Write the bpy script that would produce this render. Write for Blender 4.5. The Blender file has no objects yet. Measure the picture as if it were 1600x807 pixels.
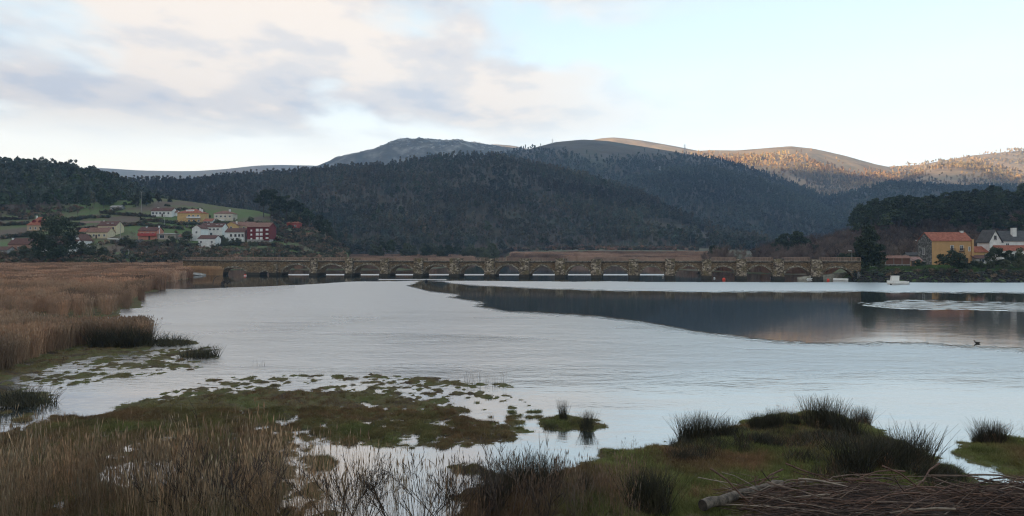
import bpy, bmesh, math, random
import numpy as np
from mathutils import Vector, Matrix

# ------------------------------------------------------------------ camera, sky, sun, exposure
scn = bpy.context.scene
COL = scn.collection
F, HZ, CX, CH = 1200.0, 390.0, 800.0, 8.0        # photo geometry: focal (px), horizon row, centre column, eye height (m)
cam_d = bpy.data.cameras.new('camera'); cam = bpy.data.objects.new('camera', cam_d); COL.objects.link(cam)
cam.location = (0, 0, CH); cam.rotation_euler = (math.radians(90), 0, 0)
cam_d.lens = 36.0 * F / 1600.0; cam_d.sensor_width = 36.0; cam_d.shift_y = -13.5 / 1600.0
cam_d.clip_start = 0.3; cam_d.clip_end = 60000
scn.camera = cam

SUN_DIR = Vector((0.80, 0.60, 0)).normalized()    # horizontal direction the light travels
SUN_EL = math.radians(5.0)
world = bpy.data.worlds.new('World'); scn.world = world; world.use_nodes = True
wn = world.node_tree.nodes; wl = world.node_tree.links; wn.clear()
def nd(tree, typ, **kw):
    n = tree.nodes.new(typ)
    for k, v in kw.items(): setattr(n, k, v)
    return n
T = world.node_tree
w_out = nd(T, 'ShaderNodeOutputWorld'); w_bg = nd(T, 'ShaderNodeBackground')
sky = nd(T, 'ShaderNodeTexSky'); sky.sky_type = 'NISHITA'; sky.sun_disc = False
sky.sun_elevation = SUN_EL
sky.sun_rotation = math.atan2(-SUN_DIR.x, -SUN_DIR.y)
sky.altitude = 10; sky.air_density = 1.0; sky.dust_density = 0.6; sky.ozone_density = 1.6
tc = nd(T, 'ShaderNodeTexCoord'); sep = nd(T, 'ShaderNodeSeparateXYZ'); wl.new(tc.outputs['Generated'], sep.inputs[0])
def math_n(t, op, a, b=None, c=None, clamp=False):
    n = nd(t, 'ShaderNodeMath', operation=op, use_clamp=clamp)
    for i, v in enumerate((a, b, c)):
        if v is None: continue
        if isinstance(v, (int, float)): n.inputs[i].default_value = v
        else: t.links.new(v, n.inputs[i])
    return n.outputs[0]
def ramp(t, fac, stops, interp='LINEAR'):
    n = nd(t, 'ShaderNodeValToRGB'); n.color_ramp.interpolation = interp
    e = n.color_ramp.elements
    while len(e) < len(stops): e.new(0.5)
    for el, (p, c) in zip(e, stops):
        el.position = p; el.color = (c, c, c, 1) if isinstance(c, (int, float)) else (*c, 1)
    t.links.new(fac, n.inputs[0]); return n.outputs[0]
def mixc(t, fac, a, b, mode='MIX'):
    n = nd(t, 'ShaderNodeMix', data_type='RGBA', blend_type=mode); n.clamp_factor = True
    for i, v in ((0, fac), (6, a), (7, b)):
        if isinstance(v, (int, float)): n.inputs[i].default_value = v
        elif isinstance(v, tuple): n.inputs[i].default_value = (*v, 1)
        else: t.links.new(v, n.inputs[i])
    return n.outputs[2]
# clouds lie on a flat layer: project the view direction on it
zc = math_n(T, 'MAXIMUM', sep.outputs[2], 0.0)
den = math_n(T, 'ADD', zc, 0.10)
cu = math_n(T, 'DIVIDE', sep.outputs[0], den); cv = math_n(T, 'DIVIDE', sep.outputs[1], den)
comb = nd(T, 'ShaderNodeCombineXYZ'); wl.new(cu, comb.inputs[0]); wl.new(cv, comb.inputs[1])
mapn = nd(T, 'ShaderNodeMapping'); wl.new(comb.outputs[0], mapn.inputs[0])
mapn.inputs['Location'].default_value = (20.5, -4.0, 2.0); mapn.inputs['Scale'].default_value = (1.15, 0.85, 1.0)
n1 = nd(T, 'ShaderNodeTexNoise'); n1.inputs['Scale'].default_value = 1.0; n1.inputs['Detail'].default_value = 9; n1.inputs['Roughness'].default_value = 0.52
n1.inputs['Distortion'].default_value = 0.25
wl.new(mapn.outputs[0], n1.inputs['Vector'])
n2 = nd(T, 'ShaderNodeTexNoise'); n2.inputs['Scale'].default_value = 2.3; n2.inputs['Detail'].default_value = 7; n2.inputs['Roughness'].default_value = 0.55
wl.new(mapn.outputs[0], n2.inputs['Vector'])
cover = ramp(T, n1.outputs[0], [(0.37, 0.0), (0.51, 1.0)], 'EASE')
# the cloud field thins out towards the right-hand sky
side = ramp(T, math_n(T, 'MULTIPLY_ADD', sep.outputs[0], 0.5, 0.5), [(0.48, 1.0), (0.66, 0.04)], 'EASE')
lowfade = ramp(T, zc, [(0.11, 0.0), (0.175, 1.0)], 'EASE')
cover = math_n(T, 'MULTIPLY', math_n(T, 'MULTIPLY', cover, side), lowfade)
SKY_GAIN = 0.10
cl_col = ramp(T, n2.outputs[0], [(0.36, (0.74, 0.74, 0.80)), (0.47, (0.96, 0.88, 0.84)), (0.60, (1.24, 1.06, 0.90))], 'EASE')
# thin bright veil of high cloud towards the horizon
veil = ramp(T, sep.outputs[2], [(0.0, 0.96), (0.13, 0.90), (0.30, 0.66), (0.75, 0.25)], 'EASE')
vlum = ramp(T, sep.outputs[2], [(0.0, 0.37), (0.10, 0.35), (0.18, 0.285), (0.32, 0.225), (1.0, 0.235)], 'EASE')
hv = mixc(T, ramp(T, math_n(T, 'MULTIPLY_ADD', sep.outputs[0], 0.5, 0.5), [(0.2, 0.0), (0.75, 1.0)]), (1.20, 1.06, 0.86), (1.04, 1.04, 1.00))
hv = mixc(T, ramp(T, zc, [(0.10, 0.0), (0.24, 1.0)]), hv, (0.85, 0.97, 1.04))
CLOUD_L = 12.0
def scale_col(t, col, k):
    n = nd(t, 'ShaderNodeVectorMath', operation='SCALE'); t.links.new(col, n.inputs[0]); n.inputs['Scale'].default_value = k
    return n.outputs[0]
base_sky = nd(T, 'ShaderNodeVectorMath', operation='MULTIPLY'); wl.new(sky.outputs[0], base_sky.inputs[0]); base_sky.inputs[1].default_value = (1.75, 1.6, 1.45)
hvl = nd(T, 'ShaderNodeVectorMath', operation='SCALE'); wl.new(hv, hvl.inputs[0]); wl.new(math_n(T, 'MULTIPLY', vlum, CLOUD_L), hvl.inputs['Scale'])
s1 = mixc(T, veil, base_sky.outputs[0], hvl.outputs[0])
s2 = mixc(T, math_n(T, 'MULTIPLY', cover, 0.95), s1, scale_col(T, cl_col, CLOUD_L * 0.205))
wl.new(s2, w_bg.inputs['Color']); w_bg.inputs['Strength'].default_value = SKY_GAIN
wl.new(w_bg.outputs[0], w_out.inputs[0])

sun_d = bpy.data.lights.new('sun', 'SUN'); sun_d.energy = 5.0; sun_d.angle = math.radians(0.55); sun_d.color = (1.0, 0.73, 0.45)
sun = bpy.data.objects.new('sun', sun_d); COL.objects.link(sun)
sd = Vector((SUN_DIR.x * math.cos(SUN_EL), SUN_DIR.y * math.cos(SUN_EL), -math.sin(SUN_EL)))
sun.rotation_euler = sd.to_track_quat('-Z', 'Y').to_euler(); sun.location = (-300, -100, 400)
vs = scn.view_settings
vs.view_transform = 'Standard'; vs.look = 'None'; vs.exposure = 1.98; vs.gamma = 1.0; vs.use_curve_mapping = False
scn.cycles.max_bounces = 6; scn.cycles.diffuse_bounces = 2; scn.cycles.glossy_bounces = 3; scn.cycles.transparent_max_bounces = 6
scn.cycles.volume_bounces = 1; scn.cycles.use_denoising = True; scn.cycles.use_adaptive_sampling = False; scn.cycles.pixel_filter_type = 'BLACKMAN_HARRIS'; scn.cycles.filter_width = 1.15

# ------------------------------------------------------------------ helpers
RNG = np.random.default_rng(11); random.seed(5)
def W(px, py, D): return Vector(((px - CX) / F * D, D, CH - (py - HZ) / F * D))
def DW(py, z=0.0): return (CH - z) * F / (py - HZ)
def X_at(px, D): return (px - CX) / F * D

def _hash(ix, iy, s):
    h = (ix.astype(np.int64) * 374761393 + iy.astype(np.int64) * 668265263 + s * 1274126177) & 0xFFFFFFFF
    h = ((h ^ (h >> 13)) * 1274126177) & 0xFFFFFFFF
    return ((h ^ (h >> 16)) & 0xFFFF) / 65535.0
def vnoise(x, y, s=0):
    x = np.asarray(x, float); y = np.asarray(y, float)
    ix = np.floor(x); iy = np.floor(y); fx = x - ix; fy = y - iy
    fx = fx * fx * (3 - 2 * fx); fy = fy * fy * (3 - 2 * fy)
    a = _hash(ix, iy, s); b = _hash(ix + 1, iy, s); c = _hash(ix, iy + 1, s); d = _hash(ix + 1, iy + 1, s)
    return (a * (1 - fx) + b * fx) * (1 - fy) + (c * (1 - fx) + d * fx) * fy
def fbm(x, y, s=0, o=4, g=0.5):
    t = 0; a = 1; n = 0
    for k in range(o):
        t = t + a * (vnoise(np.asarray(x) * 2 ** k + 17.3 * k, np.asarray(y) * 2 ** k - 9.1 * k, s + k) - 0.5); n += a; a *= g
    return t / n * 2

class MB:
    """collects verts / faces, builds ONE mesh object"""
    def __init__(s): s.v = []; s.f = []; s.m = []
    def quad(s, a, b, c, d, mi=0):
        n = len(s.v); s.v += [tuple(a), tuple(b), tuple(c), tuple(d)]; s.f.append((n, n + 1, n + 2, n + 3)); s.m.append(mi)
    def tri(s, a, b, c, mi=0):
        n = len(s.v); s.v += [tuple(a), tuple(b), tuple(c)]; s.f.append((n, n + 1, n + 2)); s.m.append(mi)
    def box(s, x0, x1, y0, y1, z0, z1, mi=0):
        n = len(s.v)
        s.v += [(x0, y0, z0), (x1, y0, z0), (x1, y1, z0), (x0, y1, z0), (x0, y0, z1), (x1, y0, z1), (x1, y1, z1), (x0, y1, z1)]
        s.f += [(n, n + 3, n + 2, n + 1), (n + 4, n + 5, n + 6, n + 7), (n, n + 1, n + 5, n + 4), (n + 1, n + 2, n + 6, n + 5), (n + 2, n + 3, n + 7, n + 6), (n + 3, n, n + 4, n + 7)]
        s.m += [mi] * 6
    def prism(s, poly, y0, y1, mi=0):
        """polygon in xz extruded along y"""
        n = len(s.v); k = len(poly)
        s.v += [(x, y0, z) for x, z in poly] + [(x, y1, z) for x, z in poly]
        s.f.append(tuple(range(n, n + k))); s.f.append(tuple(range(n + 2 * k - 1, n + k - 1, -1))); s.m += [mi, mi]
        for i in range(k):
            j = (i + 1) % k; s.f.append((n + j, n + i, n + k + i, n + k + j)); s.m.append(mi)
    def tube(s, pts, rad, sides=5, mi=0, cap=True):
        pts = [Vector(p) for p in pts]; n0 = len(s.v)
        for i, p in enumerate(pts):
            d = (pts[min(i + 1, len(pts) - 1)] - pts[max(i - 1, 0)])
            if d.length < 1e-9: d = Vector((0, 0, 1))
            d.normalize(); a = d.orthogonal().normalized(); b = d.cross(a)
            r = rad[i] if isinstance(rad, (list, tuple)) else rad
            for k in range(sides):
                t = 2 * math.pi * k / sides; s.v.append(tuple(p + (a * math.cos(t) + b * math.sin(t)) * r))
        for i in range(len(pts) - 1):
            for k in range(sides):
                k2 = (k + 1) % sides; A = n0 + i * sides
                s.f.append((A + k, A + k2, A + sides + k2, A + sides + k)); s.m.append(mi)
        if cap:
            s.f.append(tuple(n0 + k for k in reversed(range(sides)))); s.m.append(mi)
            e = n0 + (len(pts) - 1) * sides; s.f.append(tuple(e + k for k in range(sides))); s.m.append(mi)
    def mesh(s, name, mats):
        me = bpy.data.meshes.new(name); me.from_pydata(s.v, [], s.f)
        for m in (mats if isinstance(mats, (list, tuple)) else [mats]): me.materials.append(m)
        if any(s.m): me.polygons.foreach_set('material_index', s.m)
        me.update(); return me
    def build(s, name, mats, parent=None, loc=(0, 0, 0), rz=0, smooth=False):
        me = s.mesh(name, mats)
        if smooth: me.polygons.foreach_set('use_smooth', [True] * len(me.polygons))
        return link(name, me, parent, loc, rz)
def link(name, me, parent=None, loc=(0, 0, 0), rz=0):
    o = bpy.data.objects.new(name, me); COL.objects.link(o); o.location = loc; o.rotation_euler = (0, 0, rz)
    if parent: o.parent = parent
    return o
def empty(name, loc, rz=0):
    o = bpy.data.objects.new(name, None); COL.objects.link(o); o.location = loc; o.rotation_euler = (0, 0, rz); return o
def tag(o, label=None, cat=None, group=None, kind=None):
    if label: o['label'] = label
    if cat: o['category'] = cat
    if group: o['group'] = group
    if kind: o['kind'] = kind
    return o
def np_mesh(name, V, Fq, mat, smooth=False):
    me = bpy.data.meshes.new(name); V = np.asarray(V, np.float32); Fq = np.asarray(Fq, np.int32)
    k = Fq.shape[1]
    me.vertices.add(len(V)); me.vertices.foreach_set('co', V.ravel())
    me.loops.add(Fq.size); me.loops.foreach_set('vertex_index', Fq.ravel())
    me.polygons.add(len(Fq)); me.polygons.foreach_set('loop_start', np.arange(0, Fq.size, k, dtype=np.int32))
    if smooth: me.polygons.foreach_set('use_smooth', np.ones(len(Fq), bool))
    for m in (mat if isinstance(mat, (list, tuple)) else [mat]): me.materials.append(m)
    me.update(calc_edges=True); me.validate(); return me
def grid_faces(nu, nv):
    i, j = np.meshgrid(np.arange(nu - 1), np.arange(nv - 1), indexing='ij'); a = (i * nv + j).ravel()
    return np.stack([a, a + nv, a + nv + 1, a + 1], 1)
def copy_tree(o, parent=None):
    c = o.copy(); COL.objects.link(c); c.parent = parent
    for ch in o.children: copy_tree(ch, c)
    return c

# ------------------------------------------------------------------ materials
MATS = {}
def new_mat(name):
    m = bpy.data.materials.new(name); m.use_nodes = True; m.node_tree.nodes.clear(); return m
def pmat(name, c1, c2=None, scale=1.0, rough=0.85, bump=0.0, bscale=None, c3=None, coords='Object', spec=0.3, stretch=None, lo=0.38, hi=0.62, detail=5, tint=False, jitter=0.0, attr=None, metal=0.0, trans=0.0):
    """noise-mixed procedural surface; tint = per-instance value; jitter = per-object value variation"""
    if name in MATS: return MATS[name]
    m = new_mat(name); t = m.node_tree
    out = nd(t, 'ShaderNodeOutputMaterial'); b = nd(t, 'ShaderNodeBsdfPrincipled'); t.links.new(b.outputs[0], out.inputs[0])
    b.inputs['Roughness'].default_value = rough; b.inputs['Specular IOR Level'].default_value = spec; b.inputs['Metallic'].default_value = metal
    co = nd(t, 'ShaderNodeTexCoord').outputs[coords] if coords != 'World' else nd(t, 'ShaderNodeNewGeometry').outputs['Position']
    if stretch:
        mp = nd(t, 'ShaderNodeMapping'); mp.inputs['Scale'].default_value = stretch; t.links.new(co, mp.inputs[0]); co = mp.outputs[0]
    col = None
    if c2 is not None:
        n = nd(t, 'ShaderNodeTexNoise'); n.inputs['Scale'].default_value = scale; n.inputs['Detail'].default_value = detail; n.inputs['Roughness'].default_value = 0.6
        t.links.new(co, n.inputs['Vector'])
        st = [(lo, c1), (hi, c2)] if c3 is None else [(lo, c1), ((lo + hi) / 2, c2), (hi, c3)]
        col = ramp(t, n.outputs[0], st)
    else:
        rgb = nd(t, 'ShaderNodeRGB'); rgb.outputs[0].default_value = (*c1, 1); col = rgb.outputs[0]
    if tint:
        a = nd(t, 'ShaderNodeAttribute', attribute_type='INSTANCER', attribute_name='tint')
        col = mixc(t, 1.0, col, a.outputs['Color'], 'MULTIPLY')
    if jitter:
        oi = nd(t, 'ShaderNodeObjectInfo'); v = math_n(t, 'MULTIPLY_ADD', oi.outputs['Random'], jitter * 2, 1 - jitter)
        vm = nd(t, 'ShaderNodeVectorMath', operation='SCALE'); t.links.new(col, vm.inputs[0]); t.links.new(v, vm.inputs['Scale']); col = vm.outputs[0]
    if attr:
        a = nd(t, 'ShaderNodeAttribute', attribute_name=attr); col = mixc(t, 1.0, col, a.outputs['Color'], 'MULTIPLY')
    t.links.new(col, b.inputs['Base Color'])
    if bump:
        n = nd(t, 'ShaderNodeTexNoise'); n.inputs['Scale'].default_value = bscale or scale * 3; n.inputs['Detail'].default_value = 6
        t.links.new(co, n.inputs['Vector'])
        bn = nd(t, 'ShaderNodeBump'); bn.inputs['Strength'].default_value = 1.0; bn.inputs['Distance'].default_value = bump
        t.links.new(n.outputs[0], bn.inputs['Height']); t.links.new(bn.outputs[0], b.inputs['Normal'])
    MATS[name] = m; return m

# ------------------------------------------------------------------ scatter (stuff only): points -> instances
PROTO = {}
def scatter(name, P, scale, rot, idx, tint, protos, label, lean=None):
    """one object of kind stuff: prototypes instanced on a point cloud with geometry nodes"""
    me = bpy.data.meshes.new(name); P = np.asarray(P, np.float32); n = len(P)
    me.vertices.add(n); me.vertices.foreach_set('co', P.ravel())
    for nm, ty, arr in (('sc', 'FLOAT', scale), ('rot', 'FLOAT', rot), ('idx', 'INT', idx)):
        a = me.attributes.new(nm, ty, 'POINT'); a.data.foreach_set('value', np.asarray(arr, np.int32 if ty == 'INT' else np.float32))
    a = me.attributes.new('tint', 'FLOAT_COLOR', 'POINT'); t4 = np.ones((n, 4), np.float32); t4[:, :3] = tint; a.data.foreach_set('color', t4.ravel())
    a = me.attributes.new('lean', 'FLOAT', 'POINT'); a.data.foreach_set('value', np.zeros(n, np.float32) if lean is None else np.asarray(lean, np.float32))
    me.update()
    o = link(name, me); tag(o, label, None, None, 'stuff')
    key = tuple(p.name for p in protos)
    if key not in PROTO:
        c = bpy.data.collections.new('prototypes_' + name)
        for i, p in enumerate(protos):
            q = bpy.data.objects.new('%03d_%s' % (i, p.name), p); c.objects.link(q)
        PROTO[key] = c
    g = bpy.data.node_groups.new('scatter_' + name, 'GeometryNodeTree')
    g.interface.new_socket('Geometry', in_out='INPUT', socket_type='NodeSocketGeometry'); g.interface.new_socket('Geometry', in_out='OUTPUT', socket_type='NodeSocketGeometry')
    gi = g.nodes.new('NodeGroupInput'); go = g.nodes.new('NodeGroupOutput'); ci = g.nodes.new('GeometryNodeCollectionInfo')
    ci.inputs['Collection'].default_value = PROTO[key]; ci.inputs['Separate Children'].default_value = True; ci.inputs['Reset Children'].default_value = True
    ip = g.nodes.new('GeometryNodeInstanceOnPoints'); ip.inputs['Pick Instance'].default_value = True
    def at(nm, ty):
        q = g.nodes.new('GeometryNodeInputNamedAttribute'); q.data_type = ty; q.inputs['Name'].default_value = nm; return q.outputs['Attribute']
    cx = g.nodes.new('ShaderNodeCombineXYZ'); g.links.new(at('rot', 'FLOAT'), cx.inputs[2]); g.links.new(at('lean', 'FLOAT'), cx.inputs[0])
    e2r = g.nodes.new('FunctionNodeEulerToRotation'); g.links.new(cx.outputs[0], e2r.inputs[0])
    m2p = g.nodes.new('GeometryNodeMeshToPoints')
    g.links.new(gi.outputs[0], m2p.inputs[0]); g.links.new(m2p.outputs[0], ip.inputs['Points']); g.links.new(ci.outputs[0], ip.inputs['Instance'])
    g.links.new(at('idx', 'INT'), ip.inputs['Instance Index']); g.links.new(e2r.outputs[0], ip.inputs['Rotation'])
    g.links.new(at('sc', 'FLOAT'), ip.inputs['Scale']); g.links.new(ip.outputs[0], go.inputs[0])
    md = o.modifiers.new('scatter', 'NODES'); md.node_group = g
    return o
# ------------------------------------------------------------------ large structure: ground, hills
M_wood_floor = pmat('wood_floor', (0.030, 0.030, 0.018), (0.058, 0.046, 0.028), 0.02, bump=0.4, bscale=0.3, coords='World', c3=(0.028, 0.034, 0.016))
M_moor_sunlit = pmat('moor_grass_sunlit', (0.19, 0.135, 0.07), (0.37, 0.25, 0.14), 0.009, c3=(0.28, 0.21, 0.11), bump=6, bscale=0.02, coords='World', detail=9, lo=0.34, hi=0.66)  # dry grass lightened for the lit hills: sunlight put into the colour
M_heath = pmat('heath', (0.042, 0.040, 0.027), (0.075, 0.062, 0.042), 0.008, c3=(0.055, 0.060, 0.034), bump=5, bscale=0.03, coords='World', detail=9, lo=0.34, hi=0.66)  # darker counterpart for hills in shadow: shade put into the colour
M_rock_moor = pmat('rock_moor', (0.05, 0.05, 0.034), (0.085, 0.075, 0.05), 0.012, c3=(0.26, 0.25, 0.22), bump=10, bscale=0.02, coords='World', detail=10, lo=0.36, hi=0.66)
M_field = pmat('field_grass', (0.070, 0.112, 0.028), (0.085, 0.100, 0.036), 0.022, c3=(0.100, 0.074, 0.052), coords='World', bump=0.3, bscale=0.7, detail=7, lo=0.42, hi=0.60)
M_marsh = pmat('marsh_mud', (0.060, 0.044, 0.032), (0.105, 0.090, 0.045), 0.6, c3=(0.085, 0.092, 0.036), coords='World', bump=0.10, bscale=5, detail=8, lo=0.36, hi=0.62, rough=0.95, spec=0.1)
M_bed = pmat('river_mud', (0.05, 0.04, 0.03), (0.07, 0.055, 0.04), 0.2, coords='World')

HILLS = {}
def interp(ctrl, col, px): 
    c = np.array(ctrl, float); return np.interp(px, c[:, 0], c[:, col])
def smooth1(a, k):
    if k < 2: return a
    ker = np.hanning(k + 2)[1:-1]; ker /= ker.sum(); return np.convolve(np.pad(a, k // 2, 'edge'), ker, 'same')[k // 2:k // 2 + len(a)]
def hill(name, ctrl, mat, nu=160, nf=50, nb=16, amp=6.0, wl=220.0, seed=1, shape=0.6, crest_amp=1.0):
    """heightfield ridge: ctrl rows = (px, py_crest, D_crest, D_front, z_front, D_back)"""
    px = np.linspace(ctrl[0][0], ctrl[-1][0], nu)
    pc = smooth1(interp(ctrl, 1, px), 5); Dc = smooth1(interp(ctrl, 2, px), 9); Df = interp(ctrl, 3, px); zf = interp(ctrl, 4, px); Db = interp(ctrl, 5, px)
    zc = CH - (pc - HZ) / F * Dc
    v = np.linspace(0, 1, nf)[None, :]; s = (1 - shape) * v + shape * (0.5 - 0.5 * np.cos(np.pi * v)); s = np.where(v < 1, s, 1)
    Dm = Df[:, None] + (Dc - Df)[:, None] * v; zm = zf[:, None] + (zc - zf)[:, None] * s
    vb = np.linspace(0, 1, nb + 1)[None, 1:]
    Dm = np.concatenate([Dm, Dc[:, None] + (Db - Dc)[:, None] * vb], 1)
    zm = np.concatenate([zm, zc[:, None] * (0.5 + 0.5 * np.cos(np.pi * vb)) - 3 * vb], 1)
    X = (px[:, None] - CX) / F * Dm
    vv = np.concatenate([v, 1 - vb], 1)
    n = fbm(X / wl, Dm / wl, seed, 5)
    zm = zm + amp * n * (np.sin(np.pi * np.clip(vv, 0, 1)) ** 0.7 + 0.12 * crest_amp) * np.clip((zc - zf)[:, None] / 60, 0.05, 1)
    P = np.stack([X, Dm, zm], 2)
    o = link(name, np_mesh(name, P.reshape(-1, 3), grid_faces(nu, nf + nb), mat, True)); o['kind'] = 'structure'
    H = dict(P=P, nf=nf, px=px); return o, H
def sample(H, n, vmax=1.08, vmin=0.0, rng=RNG):
    P = H['P']; nu = P.shape[0]; nv = min(P.shape[1] - 1, int((H['nf'] - 1) * vmax)); v0 = int((H['nf'] - 1) * vmin)
    A = P[:-1, v0:nv]; B = P[1:, v0:nv]; C = P[:-1, v0 + 1:nv + 1]; Dd = P[1:, v0 + 1:nv + 1]
    ar = np.linalg.norm(np.cross((B - A)[..., :2], (C - A)[..., :2])[..., None], axis=-1).ravel()
    k = rng.choice(len(ar), n, p=ar / ar.sum()); s = rng.random((n, 1)); t = rng.random((n, 1))
    A, B, C, Dd = (q.reshape(-1, 3)[k] for q in (A, B, C, Dd))
    return (A * (1 - s) + B * s) * (1 - t) + (C * (1 - s) + Dd * s) * t
def topix(P): return CX + P[:, 0] / P[:, 1] * F, HZ - (P[:, 2] - CH) / P[:, 1] * F

def big_sheet():
    r = np.array([0, 300, 800, 2000, 5000, 9000, 16000, 30000.0]); a = np.linspace(0, 2 * np.pi, 49)[:-1]
    V = [(0, 0, -1.2)] + [(q * math.cos(t), q * math.sin(t), -1.2) for q in r[1:] for t in a]
    m = MB(); m.v = V
    for k in range(48): m.f.append((0, 1 + k, 1 + (k + 1) % 48)); m.m.append(0)
    for i in range(len(r) - 2):
        for k in range(48):
            k2 = (k + 1) % 48; m.f.append((1 + i * 48 + k, 1 + (i + 1) * 48 + k, 1 + (i + 1) * 48 + k2, 1 + i * 48 + k2)); m.m.append(0)
    o = m.build('ground', M_bed); o['kind'] = 'structure'
big_sheet()

# far hills, back to front
_, H_a = hill('hill', [(-300, 262, 5200, 4000, 5, 6300), (60, 262, 5200, 4000, 5, 6300), (160, 263, 5200, 4000, 5, 6300), (220, 267, 5200, 4000, 5, 6300), (300, 268, 5200, 4000, 5, 6300), (350, 265, 5200, 4000, 5, 6300), (400, 259, 5200, 4000, 5, 6300), (440, 258, 5200, 4000, 5, 6300), (500, 259, 5200, 4000, 5, 6300), (620, 275, 5200, 4000, 5, 6300)], M_heath, 120, 20, 8, 25, 500, 3)
_, H_tip = hill('hill', [(660, 250, 4300, 3500, 50, 5200), (740, 231, 4300, 3500, 50, 5200), (770, 225.5, 4300, 3500, 50, 5200), (800, 227.5, 4300, 3500, 50, 5200), (830, 234, 4300, 3500, 50, 5200), (900, 250, 4300, 3500, 50, 5200)], M_moor_sunlit, 60, 20, 8, 12, 300, 4)
_, H_b = hill('mountain', [(380, 300, 3300, 2100, 10, 4200), (440, 277, 3300, 2100, 10, 4200), (500, 259, 3300, 2100, 10, 4200), (540, 244, 3300, 2100, 10, 4200), (580, 233, 3300, 2100, 10, 4200), (600, 226, 3300, 2100, 10, 4200), (640, 217, 3300, 2100, 10, 4200), (670, 215.5, 3300, 2100, 10, 4200), (695, 219, 3300, 2100, 10, 4200), (715, 217, 3300, 2100, 10, 4200), (740, 224, 3300, 2100, 10, 4200), (780, 231, 3300, 2100, 10, 4200), (830, 235, 3300, 2100, 10, 4200), (900, 244, 3300, 2100, 10, 4200), (1000, 262, 3300, 2100, 10, 4200)], M_rock_moor, 260, 70, 10, 40, 120, 5, 0.5, 2.6)
_, H_st = hill('hill', [(840, 250, 3500, 2800, 60, 4300), (900, 224, 3500, 2800, 60, 4300), (940, 216, 3500, 2800, 60, 4300), (960, 214.5, 3500, 2800, 60, 4300), (1000, 219, 3500, 2800, 60, 4300), (1050, 228, 3500, 2800, 60, 4300), (1090, 236, 3500, 2800, 60, 4300), (1180, 250, 3500, 2800, 60, 4300)], M_moor_sunlit, 90, 24, 8, 14, 260, 6)
_, H_d = hill('hill', [(980, 262, 3000, 1800, 20, 3900), (1040, 243, 3000, 1800, 20, 3900), (1080, 236, 3000, 1800, 20, 3900), (1110, 234.5, 3000, 1800, 20, 3900), (1150, 235, 3000, 1800, 20, 3900), (1200, 231.5, 3000, 1800, 20, 3900), (1235, 229, 3000, 1800, 20, 3900), (1270, 233, 3000, 1800, 20, 3900), (1320, 244, 3000, 1800, 20, 3900), (1370, 258, 3000, 1800, 20, 3900), (1400, 264, 3000, 1800, 20, 3900), (1480, 285, 3000, 1800, 20, 3900)], M_moor_sunlit, 200, 80, 10, 26, 300, 7, 0.35)
_, H_e = hill('hill', [(1300, 280, 3400, 2300, 30, 4300), (1370, 262, 3400, 2300, 30, 4300), (1440, 258, 3400, 2300, 30, 4300), (1480, 250, 3400, 2300, 30, 4300), (1520, 243, 3400, 2300, 30, 4300), (1560, 239, 3400, 2300, 30, 4300), (1600, 236, 3400, 2300, 30, 4300), (1680, 232, 3400, 2300, 30, 4300), (1900, 260, 3400, 2300, 30, 4300)], M_moor_sunlit, 180, 60, 10, 20, 260, 8, 0.4)
_, H_e2 = hill('hill', [(1380, 300, 2600, 1800, 20, 3300), (1440, 268, 2600, 1800, 20, 3300), (1490, 259, 2600, 1800, 20, 3300), (1530, 258, 2600, 1800, 20, 3300), (1570, 266, 2600, 1800, 20, 3300), (1640, 278, 2600, 1800, 20, 3300), (1800, 290, 2600, 1800, 20, 3300)], M_moor_sunlit, 120, 50, 10, 14, 200, 9, 0.4)
_, H_c = hill('mountain', [(640, 300, 2200, 1350, 10, 2800), (700, 272, 2200, 1350, 10, 2800), (760, 252, 2200, 1350, 10, 2800), (800, 241, 2200, 1350, 10, 2800), (830, 233, 2200, 1350, 10, 2800), (870, 222.5, 2200, 1350, 10, 2800), (910, 218.5, 2200, 1350, 10, 2800), (950, 220.5, 2200, 1350, 10, 2800), (1000, 228, 2180, 1350, 10, 2800), (1050, 236, 2150, 1350, 10, 2800), (1100, 245, 2120, 1350, 10, 2800), (1150, 258, 2080, 1350, 10, 2750), (1200, 274, 2040, 1330, 10, 2700), (1250, 294, 2000, 1310, 10, 2600), (1300, 312, 1950, 1300, 10, 2500), (1360, 336, 1900, 1280, 10, 2400), (1420, 360, 1850, 1280, 10, 2300)], M_heath, 240, 70, 10, 24, 240, 10, 0.45)
_, H_c2 = hill('hill', [(860, 330, 1700, 1150, 6, 2100), (920, 305, 1700, 1150, 6, 2100), (980, 285, 1700, 1150, 6, 2100), (1050, 268, 1700, 1150, 6, 2100), (1100, 266, 1700, 1150, 6, 2100), (1160, 277, 1700, 1150, 6, 2100), (1210, 294, 1680, 1150, 6, 2100), (1260, 315, 1660, 1150, 6, 2100), (1320, 345, 1600, 1150, 6, 2000), (1380, 370, 1550, 1150, 6, 1900)], M_wood_floor, 160, 50, 10, 14, 160, 12, 0.5)
_, H_f = hill('hill', [(1200, 350, 1850, 1200, 6, 2300), (1260, 325, 1850, 1200, 6, 2300), (1310, 310, 1850, 1200, 6, 2300), (1350, 298, 1850, 1200, 6, 2300), (1390, 290, 1850, 1200, 6, 2300), (1440, 293, 1850, 1200, 6, 2300), (1500, 298, 1850, 1200, 6, 2300), (1560, 296, 1850, 1200, 6, 2300), (1640, 300, 1850, 1200, 6, 2300), (1850, 320, 1850, 1200, 6, 2300)], M_wood_floor, 160, 40, 10, 12, 170, 13, 0.5)
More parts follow.
